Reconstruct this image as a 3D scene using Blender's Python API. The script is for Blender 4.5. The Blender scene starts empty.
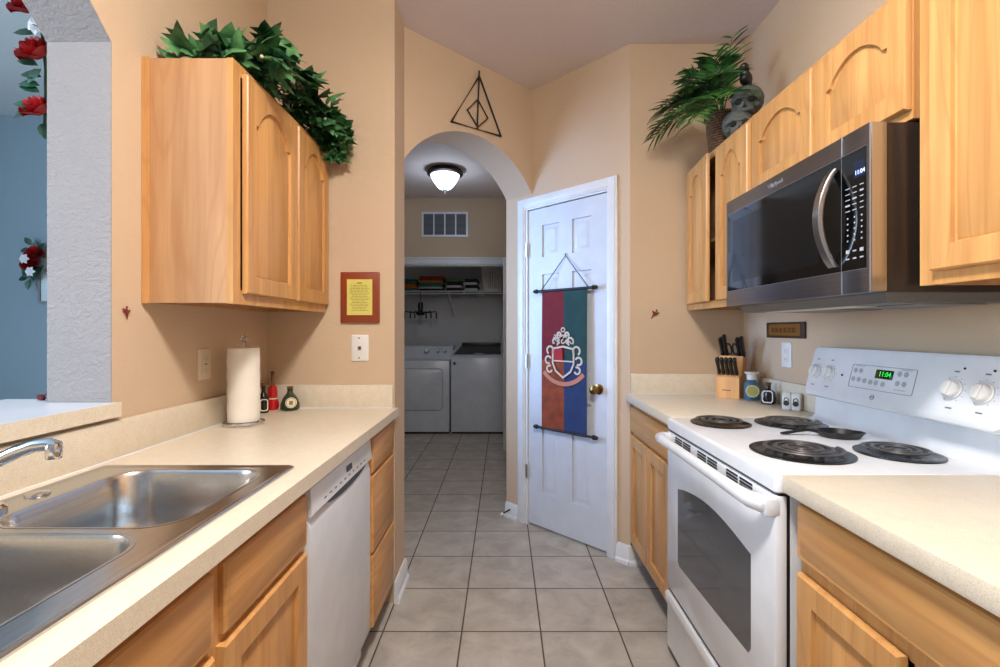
import bpy, bmesh, math, random
from math import sin, cos, pi, radians, atan2, sqrt, hypot
from mathutils import Vector, Matrix
from mathutils.geometry import tessellate_polygon

S = bpy.context.scene
C = S.collection
R = random.Random(7)
H = 1.269                       # lens height above the floor

# ------------------------------------------------------------------ camera
cam = bpy.data.objects.new('camera', bpy.data.cameras.new('camera'))
C.objects.link(cam)
cam.location = (0, 0, H)
cam.rotation_euler = (pi / 2, 0, 0)
cam.data.sensor_width = 36
cam.data.lens = 476 * 36 / 1000
cam.data.shift_x = -0.0035
cam.data.shift_y = -0.0035
cam.data.clip_start = 0.02
S.camera = cam

# ------------------------------------------------------------------ light
S.view_settings.view_transform = 'Standard'
S.view_settings.look = 'None'
S.view_settings.gamma = 1
S.view_settings.use_curve_mapping = False
S.view_settings.exposure = 0.0

W = bpy.data.worlds.new('daylight')
S.world = W
W.use_nodes = True
bg = W.node_tree.nodes['Background']
bg.inputs[0].default_value = (0.84, 0.92, 1.0, 1)
bg.inputs[1].default_value = 0.42


def lamp(name, kind, loc, power, col, size=0.3, rot=(0, 0, 0), size_y=None):
    l = bpy.data.lights.new(name, kind)
    l.energy = power
    l.color = col
    if kind == 'AREA':
        l.shape = 'RECTANGLE' if size_y else 'DISK'
        l.size = size
        if size_y:
            l.size_y = size_y
    else:
        l.shadow_soft_size = size
    o = bpy.data.objects.new(name, l)
    o.location = loc
    o.rotation_euler = rot
    C.objects.link(o)
    return o


lamp('kitchen_ceiling_lamp', 'POINT', (0.02, 0.42, 2.60), 52, (1.0, 0.955, 0.90), 0.13)
lamp('kitchen_lamp_diffuser', 'AREA', (0.02, 0.42, 2.70), 36, (1.0, 0.955, 0.90), 0.30)
lamp('dining_window_light', 'AREA', (-3.9, -0.3, 1.7), 150, (0.60, 0.80, 1.0), 1.8, (0, radians(-90), radians(8)), 1.5)
lamp('hall_bulb', 'POINT', (-0.565, 4.6, 2.57), 7, (0.60, 0.76, 1.0), 0.09)
lamp('hall_side_daylight', 'AREA', (-1.66, 2.95, 1.6), 15, (0.34, 0.56, 1.0), 1.6, (0, radians(-90), 0), 0.7).data.spread = radians(85)

# ------------------------------------------------------------------ helpers


def lin(c):
    return tuple((x / 255 / 12.92) if x / 255 <= 0.04045 else ((x / 255 + 0.055) / 1.055) ** 2.4 for x in c) + (1,)


class NT:
    def __init__(s, name):
        s.mat = bpy.data.materials.new(name)
        s.mat.use_nodes = True
        s.t = s.mat.node_tree
        s.p = s.t.nodes['Principled BSDF']

    def n(s, typ, **kw):
        nd = s.t.nodes.new(typ)
        for k, v in kw.items():
            if k.startswith('i_'):
                key = k[2:]
                key = int(key) if key.isdigit() else key.replace('_', ' ')
                if isinstance(v, bpy.types.NodeSocket):
                    s.t.links.new(v, nd.inputs[key])
                else:
                    nd.inputs[key].default_value = v
            else:
                setattr(nd, k, v)
        return nd

    def link(s, a, b):
        s.t.links.new(a, b)

    def math(s, op, a, b=0.0):
        nd = s.n('ShaderNodeMath', operation=op)
        for i, v in enumerate((a, b)):
            if isinstance(v, bpy.types.NodeSocket):
                s.link(v, nd.inputs[i])
            else:
                nd.inputs[i].default_value = v
        return nd.outputs[0]

    def mix(s, f, a, b, blend='MIX'):
        nd = s.n('ShaderNodeMix', data_type='RGBA', blend_type=blend)
        for i, v in ((0, f), (6, a), (7, b)):
            if isinstance(v, bpy.types.NodeSocket):
                s.link(v, nd.inputs[i])
            else:
                nd.inputs[i].default_value = v
        return nd.outputs[2]

    def ramp(s, f, p0, c0, p1, c1):
        nd = s.n('ShaderNodeValToRGB')
        e = nd.color_ramp.elements
        e[0].position, e[0].color = p0, c0
        e[1].position, e[1].color = p1, c1
        s.link(f, nd.inputs[0])
        return nd.outputs[0]

    def coords(s, scale=(1, 1, 1), vary=False):
        tc = s.n('ShaderNodeTexCoord').outputs['Object']
        if vary:
            oi = s.n('ShaderNodeObjectInfo')
            m = s.math('MULTIPLY', oi.outputs['Random'], 31.0)
            va = s.n('ShaderNodeVectorMath', operation='ADD')
            s.link(tc, va.inputs[0])
            s.link(m, va.inputs[1])
            tc = va.outputs[0]
        mp = s.n('ShaderNodeMapping')
        s.link(tc, mp.inputs[0])
        mp.inputs['Scale'].default_value = scale
        return mp.outputs[0]

    def bump(s, h, strength, dist=0.01):
        b = s.n('ShaderNodeBump')
        b.inputs['Strength'].default_value = strength
        b.inputs['Distance'].default_value = dist
        s.link(h, b.inputs['Height'])
        s.link(b.outputs[0], s.p.inputs['Normal'])


def plain(name, col, rough=0.5, metal=0.0, spec=0.5, trans=0.0, emit=None, es=1.0, coat=0.0, alpha=1.0):
    m = NT(name)
    p = m.p
    col = lin(col)
    nz = m.n('ShaderNodeTexNoise')
    m.link(m.coords(), nz.inputs['Vector'])
    nz.inputs['Scale'].default_value = 9
    k = tuple(c * 0.93 for c in col[:3]) + (1,)
    m.link(m.ramp(nz.outputs['Fac'], 0.35, k, 0.65, col), p.inputs['Base Color'])
    p.inputs['Roughness'].default_value = rough
    p.inputs['Metallic'].default_value = metal
    p.inputs['Specular IOR Level'].default_value = spec
    p.inputs['Transmission Weight'].default_value = trans
    p.inputs['Coat Weight'].default_value = coat
    if emit:
        p.inputs['Emission Color'].default_value = lin(emit)
        p.inputs['Emission Strength'].default_value = es
    return m.mat


def oak(name, axis, tone=1.0, lo_=(188, 135, 79), hi_=(214, 162, 101)):
    m = NT(name)
    a = [26, 26, 26]
    a[axis] = 1.3
    b = [7, 7, 7]
    b[axis] = 0.75
    f = [150, 150, 150]
    f[axis] = 3.5
    n1 = m.n('ShaderNodeTexNoise', i_Vector=m.coords(a, True), i_Scale=1.0, i_Detail=5.0, i_Distortion=0.4)
    n2 = m.n('ShaderNodeTexNoise', i_Vector=m.coords(b, True), i_Scale=1.0, i_Detail=1.5)
    n3 = m.n('ShaderNodeTexNoise', i_Vector=m.coords(f, True), i_Scale=1.0, i_Detail=2.0)
    ring = m.math('SINE', m.math('MULTIPLY', n2.outputs['Fac'], 70.0))
    base = m.ramp(n1.outputs['Fac'], 0.3, lin([c_ * tone for c_ in lo_]), 0.7, lin([c_ * tone for c_ in hi_]))
    dark = lin((172 * tone, 118 * tone, 70 * tone))
    rr = m.ramp(ring, 0.55, (0, 0, 0, 1), 1.0, (0.30, 0.30, 0.30, 1))
    c1 = m.mix(rr, base, dark)
    pore = m.ramp(n3.outputs['Fac'], 0.56, (0, 0, 0, 1), 0.72, (0.25, 0.25, 0.25, 1))
    c2 = m.mix(pore, c1, dark)
    m.link(c2, m.p.inputs['Base Color'])
    m.p.inputs['Roughness'].default_value = 0.36
    m.bump(n3.outputs['Fac'], 0.10, 0.002)
    return m.mat


def paint(name, col, bump=0.16, scale=80, rough=0.75):
    m = NT(name)
    n1 = m.n('ShaderNodeTexNoise', i_Vector=m.coords((1, 1, 1.5)), i_Scale=float(scale), i_Detail=3.0, i_Roughness=0.6, i_Distortion=0.8)
    n2 = m.n('ShaderNodeTexNoise', i_Vector=m.coords(), i_Scale=1.6, i_Detail=2.0)
    c = lin(col)
    k = tuple(x * 0.95 for x in c[:3]) + (1,)
    m.link(m.ramp(n2.outputs['Fac'], 0.35, k, 0.65, c), m.p.inputs['Base Color'])
    m.p.inputs['Roughness'].default_value = rough
    m.p.inputs['Specular IOR Level'].default_value = 0.25
    m.bump(m.ramp(n1.outputs['Fac'], 0.38, (0, 0, 0, 1), 0.62, (1, 1, 1, 1)), bump, 0.006)
    return m.mat


def laminate(name):
    m = NT(name)
    n1 = m.n('ShaderNodeTexNoise', i_Vector=m.coords(), i_Scale=520.0, i_Detail=1.0)
    n2 = m.n('ShaderNodeTexNoise', i_Vector=m.coords(), i_Scale=35.0, i_Detail=4.0)
    a = m.ramp(n1.outputs['Fac'], 0.34, lin((208, 195, 172)), 0.5, lin((226, 215, 195)))
    b = m.ramp(n2.outputs['Fac'], 0.35, (0.95, 0.94, 0.93, 1), 0.65, (1, 1, 1, 1))
    m.link(m.mix(1.0, a, b, 'MULTIPLY'), m.p.inputs['Base Color'])
    m.p.inputs['Roughness'].default_value = 0.34
    return m.mat


def tiles():
    m = NT('ceramic_floor_tile')
    tc = m.n('ShaderNodeTexCoord').outputs['Object']
    sp = m.n('ShaderNodeSeparateXYZ')
    m.link(tc, sp.inputs[0])
    u = m.math('DIVIDE', m.math('SUBTRACT', sp.outputs[0], 0.1563 - 0.3315 * 20), 0.3315)
    v = m.math('DIVIDE', m.math('SUBTRACT', sp.outputs[1], 2.0035 - 0.333 * 30), 0.333)

    def edge(x):
        fr = m.math('FRACT', x)
        return m.math('ABSOLUTE', m.math('SUBTRACT', fr, 0.5))
    e = m.math('MAXIMUM', edge(u), edge(v))
    mask = m.ramp(e, 0.4885, (0, 0, 0, 1), 0.4925, (1, 1, 1, 1))
    cb = m.n('ShaderNodeCombineXYZ')
    m.link(m.math('FLOOR', u), cb.inputs[0])
    m.link(m.math('FLOOR', v), cb.inputs[1])
    wn = m.n('ShaderNodeTexWhiteNoise')
    m.link(cb.outputs[0], wn.inputs['Vector'])
    va = m.n('ShaderNodeVectorMath', operation='MULTIPLY_ADD')
    m.link(cb.outputs[0], va.inputs[0])
    va.inputs[1].default_value = (3.7, 5.1, 0)
    m.link(tc, va.inputs[2])
    n1 = m.n('ShaderNodeTexNoise', i_Vector=va.outputs[0], i_Scale=7.0, i_Detail=7.0, i_Roughness=0.62, i_Distortion=0.5)
    base = m.ramp(n1.outputs['Fac'], 0.30, lin((158, 150, 141)), 0.70, lin((194, 188, 179)))
    tone = m.ramp(wn.outputs['Value'], 0.0, (0.93, 0.93, 0.93, 1), 1.0, (1, 1, 1, 1))
    c = m.mix(1.0, base, tone, 'MULTIPLY')
    m.link(m.mix(mask, c, lin((82, 68, 58))), m.p.inputs['Base Color'])
    m.link(m.ramp(mask, 0, (0.40, 0.40, 0.40, 1), 1, (0.85, 0.85, 0.85, 1)), m.p.inputs['Roughness'])
    inv = m.math('SUBTRACT', 1.0, mask)
    m.bump(inv, 0.35, 0.004)
    return m.mat


def steel(name, col, rough, axis=1, stretch=2.0):
    m = NT(name)
    s = [160, 160, 160]
    s[axis] = stretch
    n = m.n('ShaderNodeTexNoise', i_Vector=m.coords(s), i_Scale=1.0, i_Detail=3.0)
    c = lin(col)
    k = tuple(x * 0.86 for x in c[:3]) + (1,)
    m.link(m.ramp(n.outputs['Fac'], 0.3, k, 0.7, c), m.p.inputs['Base Color'])
    m.p.inputs['Metallic'].default_value = 1.0
    m.p.inputs['Roughness'].default_value = rough
    m.bump(n.outputs['Fac'], 0.04, 0.001)
    return m.mat


def cloth(name, col, mott=0.8, scale=14):
    m = NT(name)
    n1 = m.n('ShaderNodeTexNoise', i_Vector=m.coords(), i_Scale=float(scale), i_Detail=5.0)
    n2 = m.n('ShaderNodeTexNoise', i_Vector=m.coords(), i_Scale=700.0)
    c = lin(col)
    k = tuple(x * mott for x in c[:3]) + (1,)
    m.link(m.ramp(n1.outputs['Fac'], 0.38, k, 0.62, c), m.p.inputs['Base Color'])
    m.p.inputs['Roughness'].default_value = 0.85
    m.bump(n2.outputs['Fac'], 0.1, 0.001)
    return m.mat


def leafmat(name, dark, light):
    m = NT(name)
    n1 = m.n('ShaderNodeTexNoise', i_Vector=m.coords(), i_Scale=16.0, i_Detail=3.0)
    m.link(m.ramp(n1.outputs['Fac'], 0.38, lin(dark), 0.66, lin(light)), m.p.inputs['Base Color'])
    m.p.inputs['Roughness'].default_value = 0.42
    return m.mat


def wicker(name):
    m = NT(name)
    w = m.n('ShaderNodeTexWave', bands_direction='Z', i_Vector=m.coords((1, 1, 1)), i_Scale=26.0, i_Distortion=5.0, i_Detail_Scale=6.0)
    m.link(m.ramp(w.outputs['Fac'], 0.2, lin((58, 38, 24)), 0.8, lin((130, 88, 52))), m.p.inputs['Base Color'])
    m.p.inputs['Roughness'].default_value = 0.75
    m.bump(w.outputs['Fac'], 0.6, 0.006)
    return m.mat


WALL = paint('beige_wall_paint', (205, 180, 152))
CEIL = paint('ceiling_paint', (222, 208, 202), 0.12, 40)
DINE = paint('blue_grey_wall_paint', (140, 160, 174))
TRIM = plain('white_trim_paint', (226, 229, 232), 0.35)
DOORW = plain('white_door_paint', (208, 214, 222), 0.38)
OAKV = oak('oak_grain_upright', 2)
OAKH = oak('oak_grain_level', 1)
VENEER = oak('oak_veneer', 2, 1.0, (176, 130, 90), (198, 152, 108))
OAKI = plain('cabinet_inside', (120, 84, 52), 0.7)
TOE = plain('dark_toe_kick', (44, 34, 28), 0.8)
LAM = laminate('speckled_laminate')
TILE = tiles()
INOX = steel('brushed_sink_steel', (204, 206, 208), 0.24)
CHROME = plain('chrome', (214, 216, 220), 0.12, 1.0)
SLATE = steel('dark_stainless', (138, 140, 148), 0.36, 1, 1.0)
STEELH = steel('bright_stainless', (190, 190, 192), 0.26, 2, 2.0)
WHITE = plain('white_enamel', (228, 232, 238), 0.22, coat=0.3)
WHITEP = plain('white_plastic', (232, 230, 226), 0.4)
CREAM = plain('cream_plastic', (214, 200, 178), 0.45)
GREYP = plain('grey_plastic', (128, 130, 134), 0.5)
BLACK = plain('black_plastic', (18, 18, 19), 0.4)
BGLASS = plain('black_glass', (9, 10, 12), 0.06, coat=0.5)
OVENG = plain('smoked_oven_glass', (78, 81, 86), 0.06, spec=1.0)
COIL = plain('burner_coil_metal', (84, 82, 82), 0.36, 0.35, 0.7)
PAN = plain('burnt_drip_pan', (20, 18, 18), 0.22, 0.0, 0.6)
BRASS = plain('antique_brass', (150, 116, 66), 0.28, 1.0)
IRON = plain('black_iron', (20, 18, 18), 0.5)
PAPER = plain('paper_towel', (238, 232, 222), 0.95)
GREEN = leafmat('ivy_leaf', (30, 72, 42), (94, 148, 92))
PALM = leafmat('palm_leaf', (22, 56, 26), (80, 136, 62))
ROSEL = leafmat('rose_leaf', (14, 44, 34), (36, 84, 60))
RED = plain('red_petal', (160, 12, 20), 0.6)
PETW = plain('white_petal', (225, 225, 230), 0.6)
STRAW = plain('dried_sprig', (205, 180, 140), 0.8)
WICK = wicker('wicker')
SKULL = paint('mossy_grey_resin', (92, 96, 90), 0.5, 30)
FRAME = plain('red_brown_frame', (140, 58, 26), 0.35)
YELLOW = plain('yellow_paper', (214, 204, 104), 0.7)
INK = plain('ink', (60, 56, 40), 0.8)
GOLD = plain('gold_plate', (140, 98, 38), 0.4, 0.4)
DBROWN = plain('dark_brown_wood', (64, 36, 22), 0.5)
BAMBOO = oak('pale_block_wood', 2, 1.08)
MAROON = plain('red_resin', (122, 28, 20), 0.45)
GLASSB = plain('blue_jar_glass', (90, 142, 170), 0.08, trans=0.35)
GLASSG = plain('green_flask_glass', (70, 84, 60), 0.1, trans=0.35)
GLASSD = plain('dark_bottle_glass', (26, 22, 24), 0.1)
GLASSR = plain('red_bottle_glass', (196, 24, 26), 0.12)
CORK = plain('cork', (120, 78, 46), 0.9)
LABEL = plain('cream_label', (226, 218, 190), 0.7)
LABELY = plain('yellow_green_label', (196, 190, 110), 0.7)
BOWL = plain('lit_frosted_glass', (250, 248, 244), 0.4, emit=(240, 246, 255), es=2.4)
GREENLED = plain('green_led', (20, 200, 50), 0.4, emit=(40, 230, 70), es=1.2)
BLUELED = plain('blue_white_led', (150, 180, 255), 0.4, emit=(190, 210, 255), es=1.8)
DISPG = plain('dark_green_display', (8, 40, 16), 0.15)
DISPB = plain('dark_blue_display', (30, 36, 58), 0.15)


class MB:
    def __init__(s):
        s.v, s.f, s.m, s.cur = [], [], [], 0

    def add(s, vs, fs, M=None):
        b = len(s.v)
        for p in vs:
            p = Vector(p)
            s.v.append(M @ p if M else p)
        for f in fs:
            s.f.append([b + i for i in f])
            s.m.append(s.cur)
        return s

    def xf(s, M, start=0):
        for i in range(start, len(s.v)):
            s.v[i] = M @ s.v[i]
        return s

    def bm(s, bm, M=None):
        bm.verts.index_update()
        s.add([v.co.copy() for v in bm.verts], [[v.index for v in f.verts] for f in bm.faces], M)
        bm.free()
        return s

    def box(s, x0, x1, y0, y1, z0, z1, bev=0, seg=2, M=None):
        x0, x1 = min(x0, x1), max(x0, x1)
        y0, y1 = min(y0, y1), max(y0, y1)
        z0, z1 = min(z0, z1), max(z0, z1)
        if bev:
            b = bmesh.new()
            bmesh.ops.create_cube(b, size=1)
            for v in b.verts:
                v.co = Vector((x0 + (v.co.x + .5) * (x1 - x0), y0 + (v.co.y + .5) * (y1 - y0), z0 + (v.co.z + .5) * (z1 - z0)))
            bmesh.ops.bevel(b, geom=b.edges[:], offset=bev, segments=seg, profile=0.5, affect='EDGES')
            return s.bm(b, M)
        return s.add([(x, y, z) for x in (x0, x1) for y in (y0, y1) for z in (z0, z1)],
                     [(0, 1, 3, 2), (4, 6, 7, 5), (0, 4, 5, 1), (2, 3, 7, 6), (0, 2, 6, 4), (1, 5, 7, 3)], M)

    def loft(s, loops, cap0=True, cap1=True, closed=True, M=None):
        n = len(loops[0])
        vs = [p for L in loops for p in L]
        fs = []
        for k in range(len(loops) - 1):
            for i in range(n if closed else n - 1):
                j = (i + 1) % n
                fs.append((k * n + i, k * n + j, (k + 1) * n + j, (k + 1) * n + i))
        if cap0:
            fs.append(tuple(range(n))[::-1])
        if cap1:
            fs.append(tuple(range((len(loops) - 1) * n, len(loops) * n)))
        return s.add(vs, fs, M)

    def prism(s, poly, axis, a0, a1, M=None):
        def mk(p, a):
            return (a, p[0], p[1]) if axis == 'x' else (p[0], a, p[1]) if axis == 'y' else (p[0], p[1], a)
        return s.loft([[mk(p, a0) for p in poly], [mk(p, a1) for p in poly]], M=M)

    def holed(s, outer, holes, axis, a0, a1, M=None):
        """solid plate with holes through it"""
        loops = [outer] + holes
        tri = tessellate_polygon([[Vector((p[0], p[1], 0)) for p in L] for L in loops])
        flat = [p for L in loops for p in L]
        n = len(flat)

        def mk(p, a):
            return (a, p[0], p[1]) if axis == 'x' else (p[0], a, p[1]) if axis == 'y' else (p[0], p[1], a)
        vs = [mk(p, a0) for p in flat] + [mk(p, a1) for p in flat]
        fs = [tuple(t) for t in tri] + [tuple(n + i for i in t[::-1]) for t in tri]
        b = 0
        for L in loops:
            for i in range(len(L)):
                j = (i + 1) % len(L)
                fs.append((b + i, b + j, n + b + j, n + b + i))
            b += len(L)
        return s.add(vs, fs, M)

    def tube(s, pts, r, n=8, closed=False, flat=1.0, M=None):
        pts = [Vector(p) for p in pts]
        m = len(pts)
        rs = r if isinstance(r, (list, tuple)) else [r] * m
        loops = []
        up = None
        for i in range(m):
            a = pts[i - 1] if (i or closed) else pts[0]
            b = pts[(i + 1) % m] if (i < m - 1 or closed) else pts[-1]
            t = (b - a).normalized()
            if up is None:
                up = Vector((0, 0, 1)) if abs(t.z) < 0.9 else Vector((1, 0, 0))
            sd = t.cross(up)
            if sd.length < 1e-6:
                sd = t.orthogonal()
            sd.normalize()
            up = sd.cross(t).normalized()
            loops.append([pts[i] + (sd * cos(2 * pi * k / n) + up * flat * sin(2 * pi * k / n)) * rs[i] for k in range(n)])
        if closed:
            loops.append(loops[0])
            return s.loft(loops, False, False, M=M)
        return s.loft(loops, M=M)

    def lathe(s, prof, c=(0, 0, 0), n=24, axis='z', M=None, sx=1, sy=1):
        loops = []
        for r, h in prof:
            L = []
            for k in range(n):
                a = 2 * pi * k / n
                x, y = r * cos(a) * sx, r * sin(a) * sy
                p = (x, y, h) if axis == 'z' else (h, x, y) if axis == 'x' else (x, h, y)
                L.append(Vector(p) + Vector(c))
            loops.append(L)
        return s.loft(loops, M=M)

    def ball(s, c, rx, ry=None, rz=None, n=12, m=8, M=None):
        ry = ry or rx
        rz = rz or rx
        prof = []
        loops = []
        for j in range(m + 1):
            a = -pi / 2 + pi * j / m
            rr = max(cos(a), 0.02)
            loops.append([Vector((c[0] + rx * rr * cos(2 * pi * k / n), c[1] + ry * rr * sin(2 * pi * k / n), c[2] + rz * sin(a))) for k in range(n)])
        return s.loft(loops, M=M)


ROOT = {}


def _mesh(name, mb, mats, inv=None):
    me = bpy.data.meshes.new(name)
    vs = [inv @ v for v in mb.v] if inv else mb.v
    me.from_pydata([tuple(v) for v in vs], [], mb.f)
    mats = mats if isinstance(mats, (list, tuple)) else [mats]
    for m in mats:
        me.materials.append(m)
    if len(mats) > 1:
        me.polygons.foreach_set('material_index', mb.m)
    b = bmesh.new()
    b.from_mesh(me)
    bmesh.ops.recalc_face_normals(b, faces=b.faces)
    b.to_mesh(me)
    b.free()
    me.polygons.foreach_set('use_smooth', [True] * len(me.polygons))
    me.set_sharp_from_angle(angle=radians(38))
    me.update()
    return me


def tag(o, label=None, cat=None, group=None, kind=None):
    if label:
        o['label'] = label
    if cat:
        o['category'] = cat
    if group:
        o['group'] = group
    if kind:
        o['kind'] = kind
    return o


def thing(name, label, cat, loc=(0, 0, 0), rotz=0, group=None):
    o = bpy.data.objects.new(name, None)
    o.empty_display_size = 0.05
    C.objects.link(o)
    o.location = loc
    o.rotation_euler = (0, 0, rotz)
    ROOT[o.name] = Matrix.Translation(loc) @ Matrix.Rotation(rotz, 4, 'Z')
    return tag(o, label, cat, group)


def part(name, mb, mat, parent, local=False, label=None, kind=None):
    r = parent
    while r.parent:
        r = r.parent
    M = ROOT.get(r.name, Matrix.Identity(4))
    o = bpy.data.objects.new(name, _mesh(name, mb, mat, None if local else M.inverted()))
    C.objects.link(o)
    o.parent = parent
    return tag(o, label, kind=kind)


def solo(name, mb, mat, label=None, cat=None, group=None, kind=None, base=None):
    if base is None:
        xs = [v.x for v in mb.v]
        ys = [v.y for v in mb.v]
        base = Vector(((min(xs) + max(xs)) / 2, (min(ys) + max(ys)) / 2, min(v.z for v in mb.v)))
    base = Vector(base)
    o = bpy.data.objects.new(name, _mesh(name, mb, mat, Matrix.Translation(base).inverted()))
    o.location = base
    C.objects.link(o)
    ROOT[o.name] = Matrix.Translation(base)
    return tag(o, label, cat, group, kind)


def struct(name, mb, mat):
    o = bpy.data.objects.new(name, _mesh(name, mb, mat))
    C.objects.link(o)
    o['kind'] = 'structure'
    return o


def copy_tree(o, parent=None):
    c = o.copy()
    C.objects.link(c)
    if parent:
        c.parent = parent
    for ch in list(o.children):
        copy_tree(ch, c)
    return c


def rrect(u0, u1, v0, v1, r, n=5):
    pts = []
    for cu, cv, a0 in ((u1 - r, v0 + r, -90), (u1 - r, v1 - r, 0), (u0 + r, v1 - r, 90), (u0 + r, v0 + r, 180)):
        for k in range(n + 1):
            a = radians(a0 + 90 * k / n)
            pts.append((cu + r * cos(a), cv + r * sin(a)))
    return pts


def text_mb(txt, size, depth=0.0006, M=None, mb=None):
    cu = bpy.data.curves.new('t', 'FONT')
    cu.body = txt
    cu.size = size
    cu.extrude = depth
    cu.align_x = 'CENTER'
    cu.align_y = 'CENTER'
    cu.resolution_u = 3
    o = bpy.data.objects.new('t', cu)
    C.objects.link(o)
    bpy.context.view_layer.update()
    me = bpy.data.meshes.new_from_object(o.evaluated_get(bpy.context.evaluated_depsgraph_get()))
    mb = mb or MB()
    mb.add([v.co.copy() for v in me.vertices], [list(p.vertices) for p in me.polygons], M)
    bpy.data.objects.remove(o)
    bpy.data.curves.remove(cu)
    bpy.data.meshes.remove(me)
    return mb


def frame_m(o, u, v, w):
    M = Matrix.Identity(4)
    for i, a in enumerate((u, v, w)):
        for k in range(3):
            M[k][i] = a[k]
    for k in range(3):
        M[k][3] = o[k]
    return M


# ------------------------------------------------------------------ the room
XL, XR, ZC = -1.10, 1.301, 2.82
YL, YR = 2.215, 2.58
A = Vector((-0.507, 2.435))
P = Vector((0.185, 3.086))
Q = Vector((0.686, 2.58))
YB = -2.6          # the room stays open behind the camera

struct('floor', MB().box(-5.2, 1.6, YB, 7.0, -0.06, 0), TILE)
struct('ceiling', MB().box(-1.28, 1.6, YB, 7.0, ZC, ZC + 0.06), CEIL)
struct('ceiling_dining', MB().box(-5.2, -1.285, YB, 3.5, 2.76, 2.82), paint('dining_ceiling_paint', (214, 222, 228), 0.15))

# left wall with arched pass-through
OY0, OY1, OZS = -1.30, 1.337, 2.078
w = MB()
w.box(XL - 0.18, XL, YB, OY1, 0, 1.026)
w.box(XL - 0.18, XL, YB, OY0, 1.026, ZC)
w.box(XL - 0.18, XL, OY1, 2.33, 0, ZC)
ch = (OY1 - OY0) / 2
ym = (OY0 + OY1) / 2
ra = ch / sin(radians(46))
zc_ = OZS - ra * cos(radians(46))
arc = [(ym + ra * sin(radians(a)), zc_ + ra * cos(radians(a))) for a in [46 - 92 * k / 40 for k in range(41)]]
w.prism([(OY1, ZC)] + arc + [(OY0, ZC)], 'x', XL - 0.18, XL)
struct('wall_left', w, WALL)
w = MB()
tk = 0.003
arc2 = [(ym + (ra - tk) * sin(radians(a)), zc_ + (ra - tk) * cos(radians(a))) for a in [46 - 92 * k / 40 for k in range(41)]]
arc2[0] = (OY1 - tk, OZS)
w.prism([(OY1, 1.067), (OY1, OZS + 0.0005)] + arc[1:] + arc2[::-1][:-1] + [(OY1 - tk, OZS - 0.002), (OY1 - tk, 1.067)], 'x', XL - 0.1795, XL - 0.0005)
struct('trim_3', w, paint('pale_grey_lining', (158, 152, 151), 0.35, 50))  # thin sheet added over the jamb and arch underside, greyer than the wall

# short wall facing the camera at the end of the left counter, and its end cap
struct('wall_left_end', MB().box(XL - 0.0, A.x, YL, A.y, 0, ZC), WALL)
u = Vector((P.x - A.x, P.y - A.y, 0)).normalized()
nrm = Vector((-u.y, u.x, 0))
LEN = (P - A).length
hc, rise = LEN / 2, 0.255
ra = (hc * hc + rise * rise) / (2 * rise)
th = math.asin(hc / ra)
zs = 2.145
arc = [(hc + ra * sin(th - 2 * th * k / 48), zs + rise - ra + ra * cos(th - 2 * th * k / 48)) for k in range(49)]
w = MB()
w.prism([(LEN + 0.03, ZC), (LEN + 0.03, zs)] + arc + [(0, ZC)], 'y', 0, 0.235)
w.xf(frame_m((A.x, A.y, 0), u, nrm, (0, 0, 1)))
struct('wall_arch', w, WALL)

# pantry wall, 45 degrees, with a door opening
d = Vector((Q.x - P.x, Q.y - P.y, 0)).normalized()
dn = Vector((-d.y, d.x, 0))         # into the pantry
PM = frame_m((P.x, P.y, 0), d, dn, (0, 0, 1))     # local: s along wall, +v behind, z up
LQ = (Q - P).length
w = MB()
w.box(-0.235, -0.048, 0, 0.11, 0, ZC)
w.box(0.582, LQ, 0, 0.11, 0, ZC)
w.box(-0.048, 0.582, 0, 0.11, 2.062, ZC)
w.xf(PM)
struct('wall_pantry', w, WALL)
struct('wall_right_end', MB().prism([(Q.x, YR), (XR, YR), (XR, YR + 0.16), (Q.x + 0.12, YR + 0.16), (Q.x, YR + 0.03)], 'z', 0, ZC), WALL)
struct('wall_right', MB().box(XR, XR + 0.12, YB, YR + 0.16, 0, ZC), WALL)

# hall and laundry closet
struct('wall_hall_right', MB().box(0.052, 0.15, 3.26, 6.6, 0, ZC), WALL)
struct('wall_hall_left', MB().box(-1.80, -1.70, 2.34, 6.6, 0, ZC), WALL)
struct('wall_hall_front', MB().box(-1.70, -0.70, 2.436, 2.52, 0, ZC), WALL)
YC = 5.60
w = MB()
w.box(-1.70, -1.45, YC, YC + 0.11, 0, ZC)
w.box(-1.45, 0.05, YC, YC + 0.11, 2.035, ZC)
struct('wall_laundry', w, WALL)
struct('wall_laundry_back', MB().box(-1.70, 0.05, 6.55, 6.65, 0, ZC), paint('closet_white_paint', (190, 192, 194), 0.1))
w = MB()
w.box(-1.45, 0.03, YC - 0.016, YC, 2.035, 2.118, 0.004)
w.box(-1.45, 0.03, YC - 0.024, YC - 0.0, 2.10, 2.122, 0.004)
w.box(-1.45, 0.03, YC, YC + 0.11, 2.022, 2.035)
struct('trim_1', w, TRIM)
# dining room beyond the pass-through
struct('wall_dining_far', MB().box(-5.2, -1.28, 3.30, 3.4, 0, 2.76), DINE)
struct('wall_dining_left', MB().box(-5.3, -5.2, YB, 3.4, 0, 2.76), DINE)

# baseboards


def baseboard(name, L, M=None, x0=0.0):
    mb = MB()
    mb.prism([(0, 0), (-0.026, 0), (-0.026, 0.016), (-0.016, 0.026), (-0.014, 0.085), (-0.006, 0.10), (0, 0.10)], 'x', x0, L, M)
    return struct(name, mb, TRIM)


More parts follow.
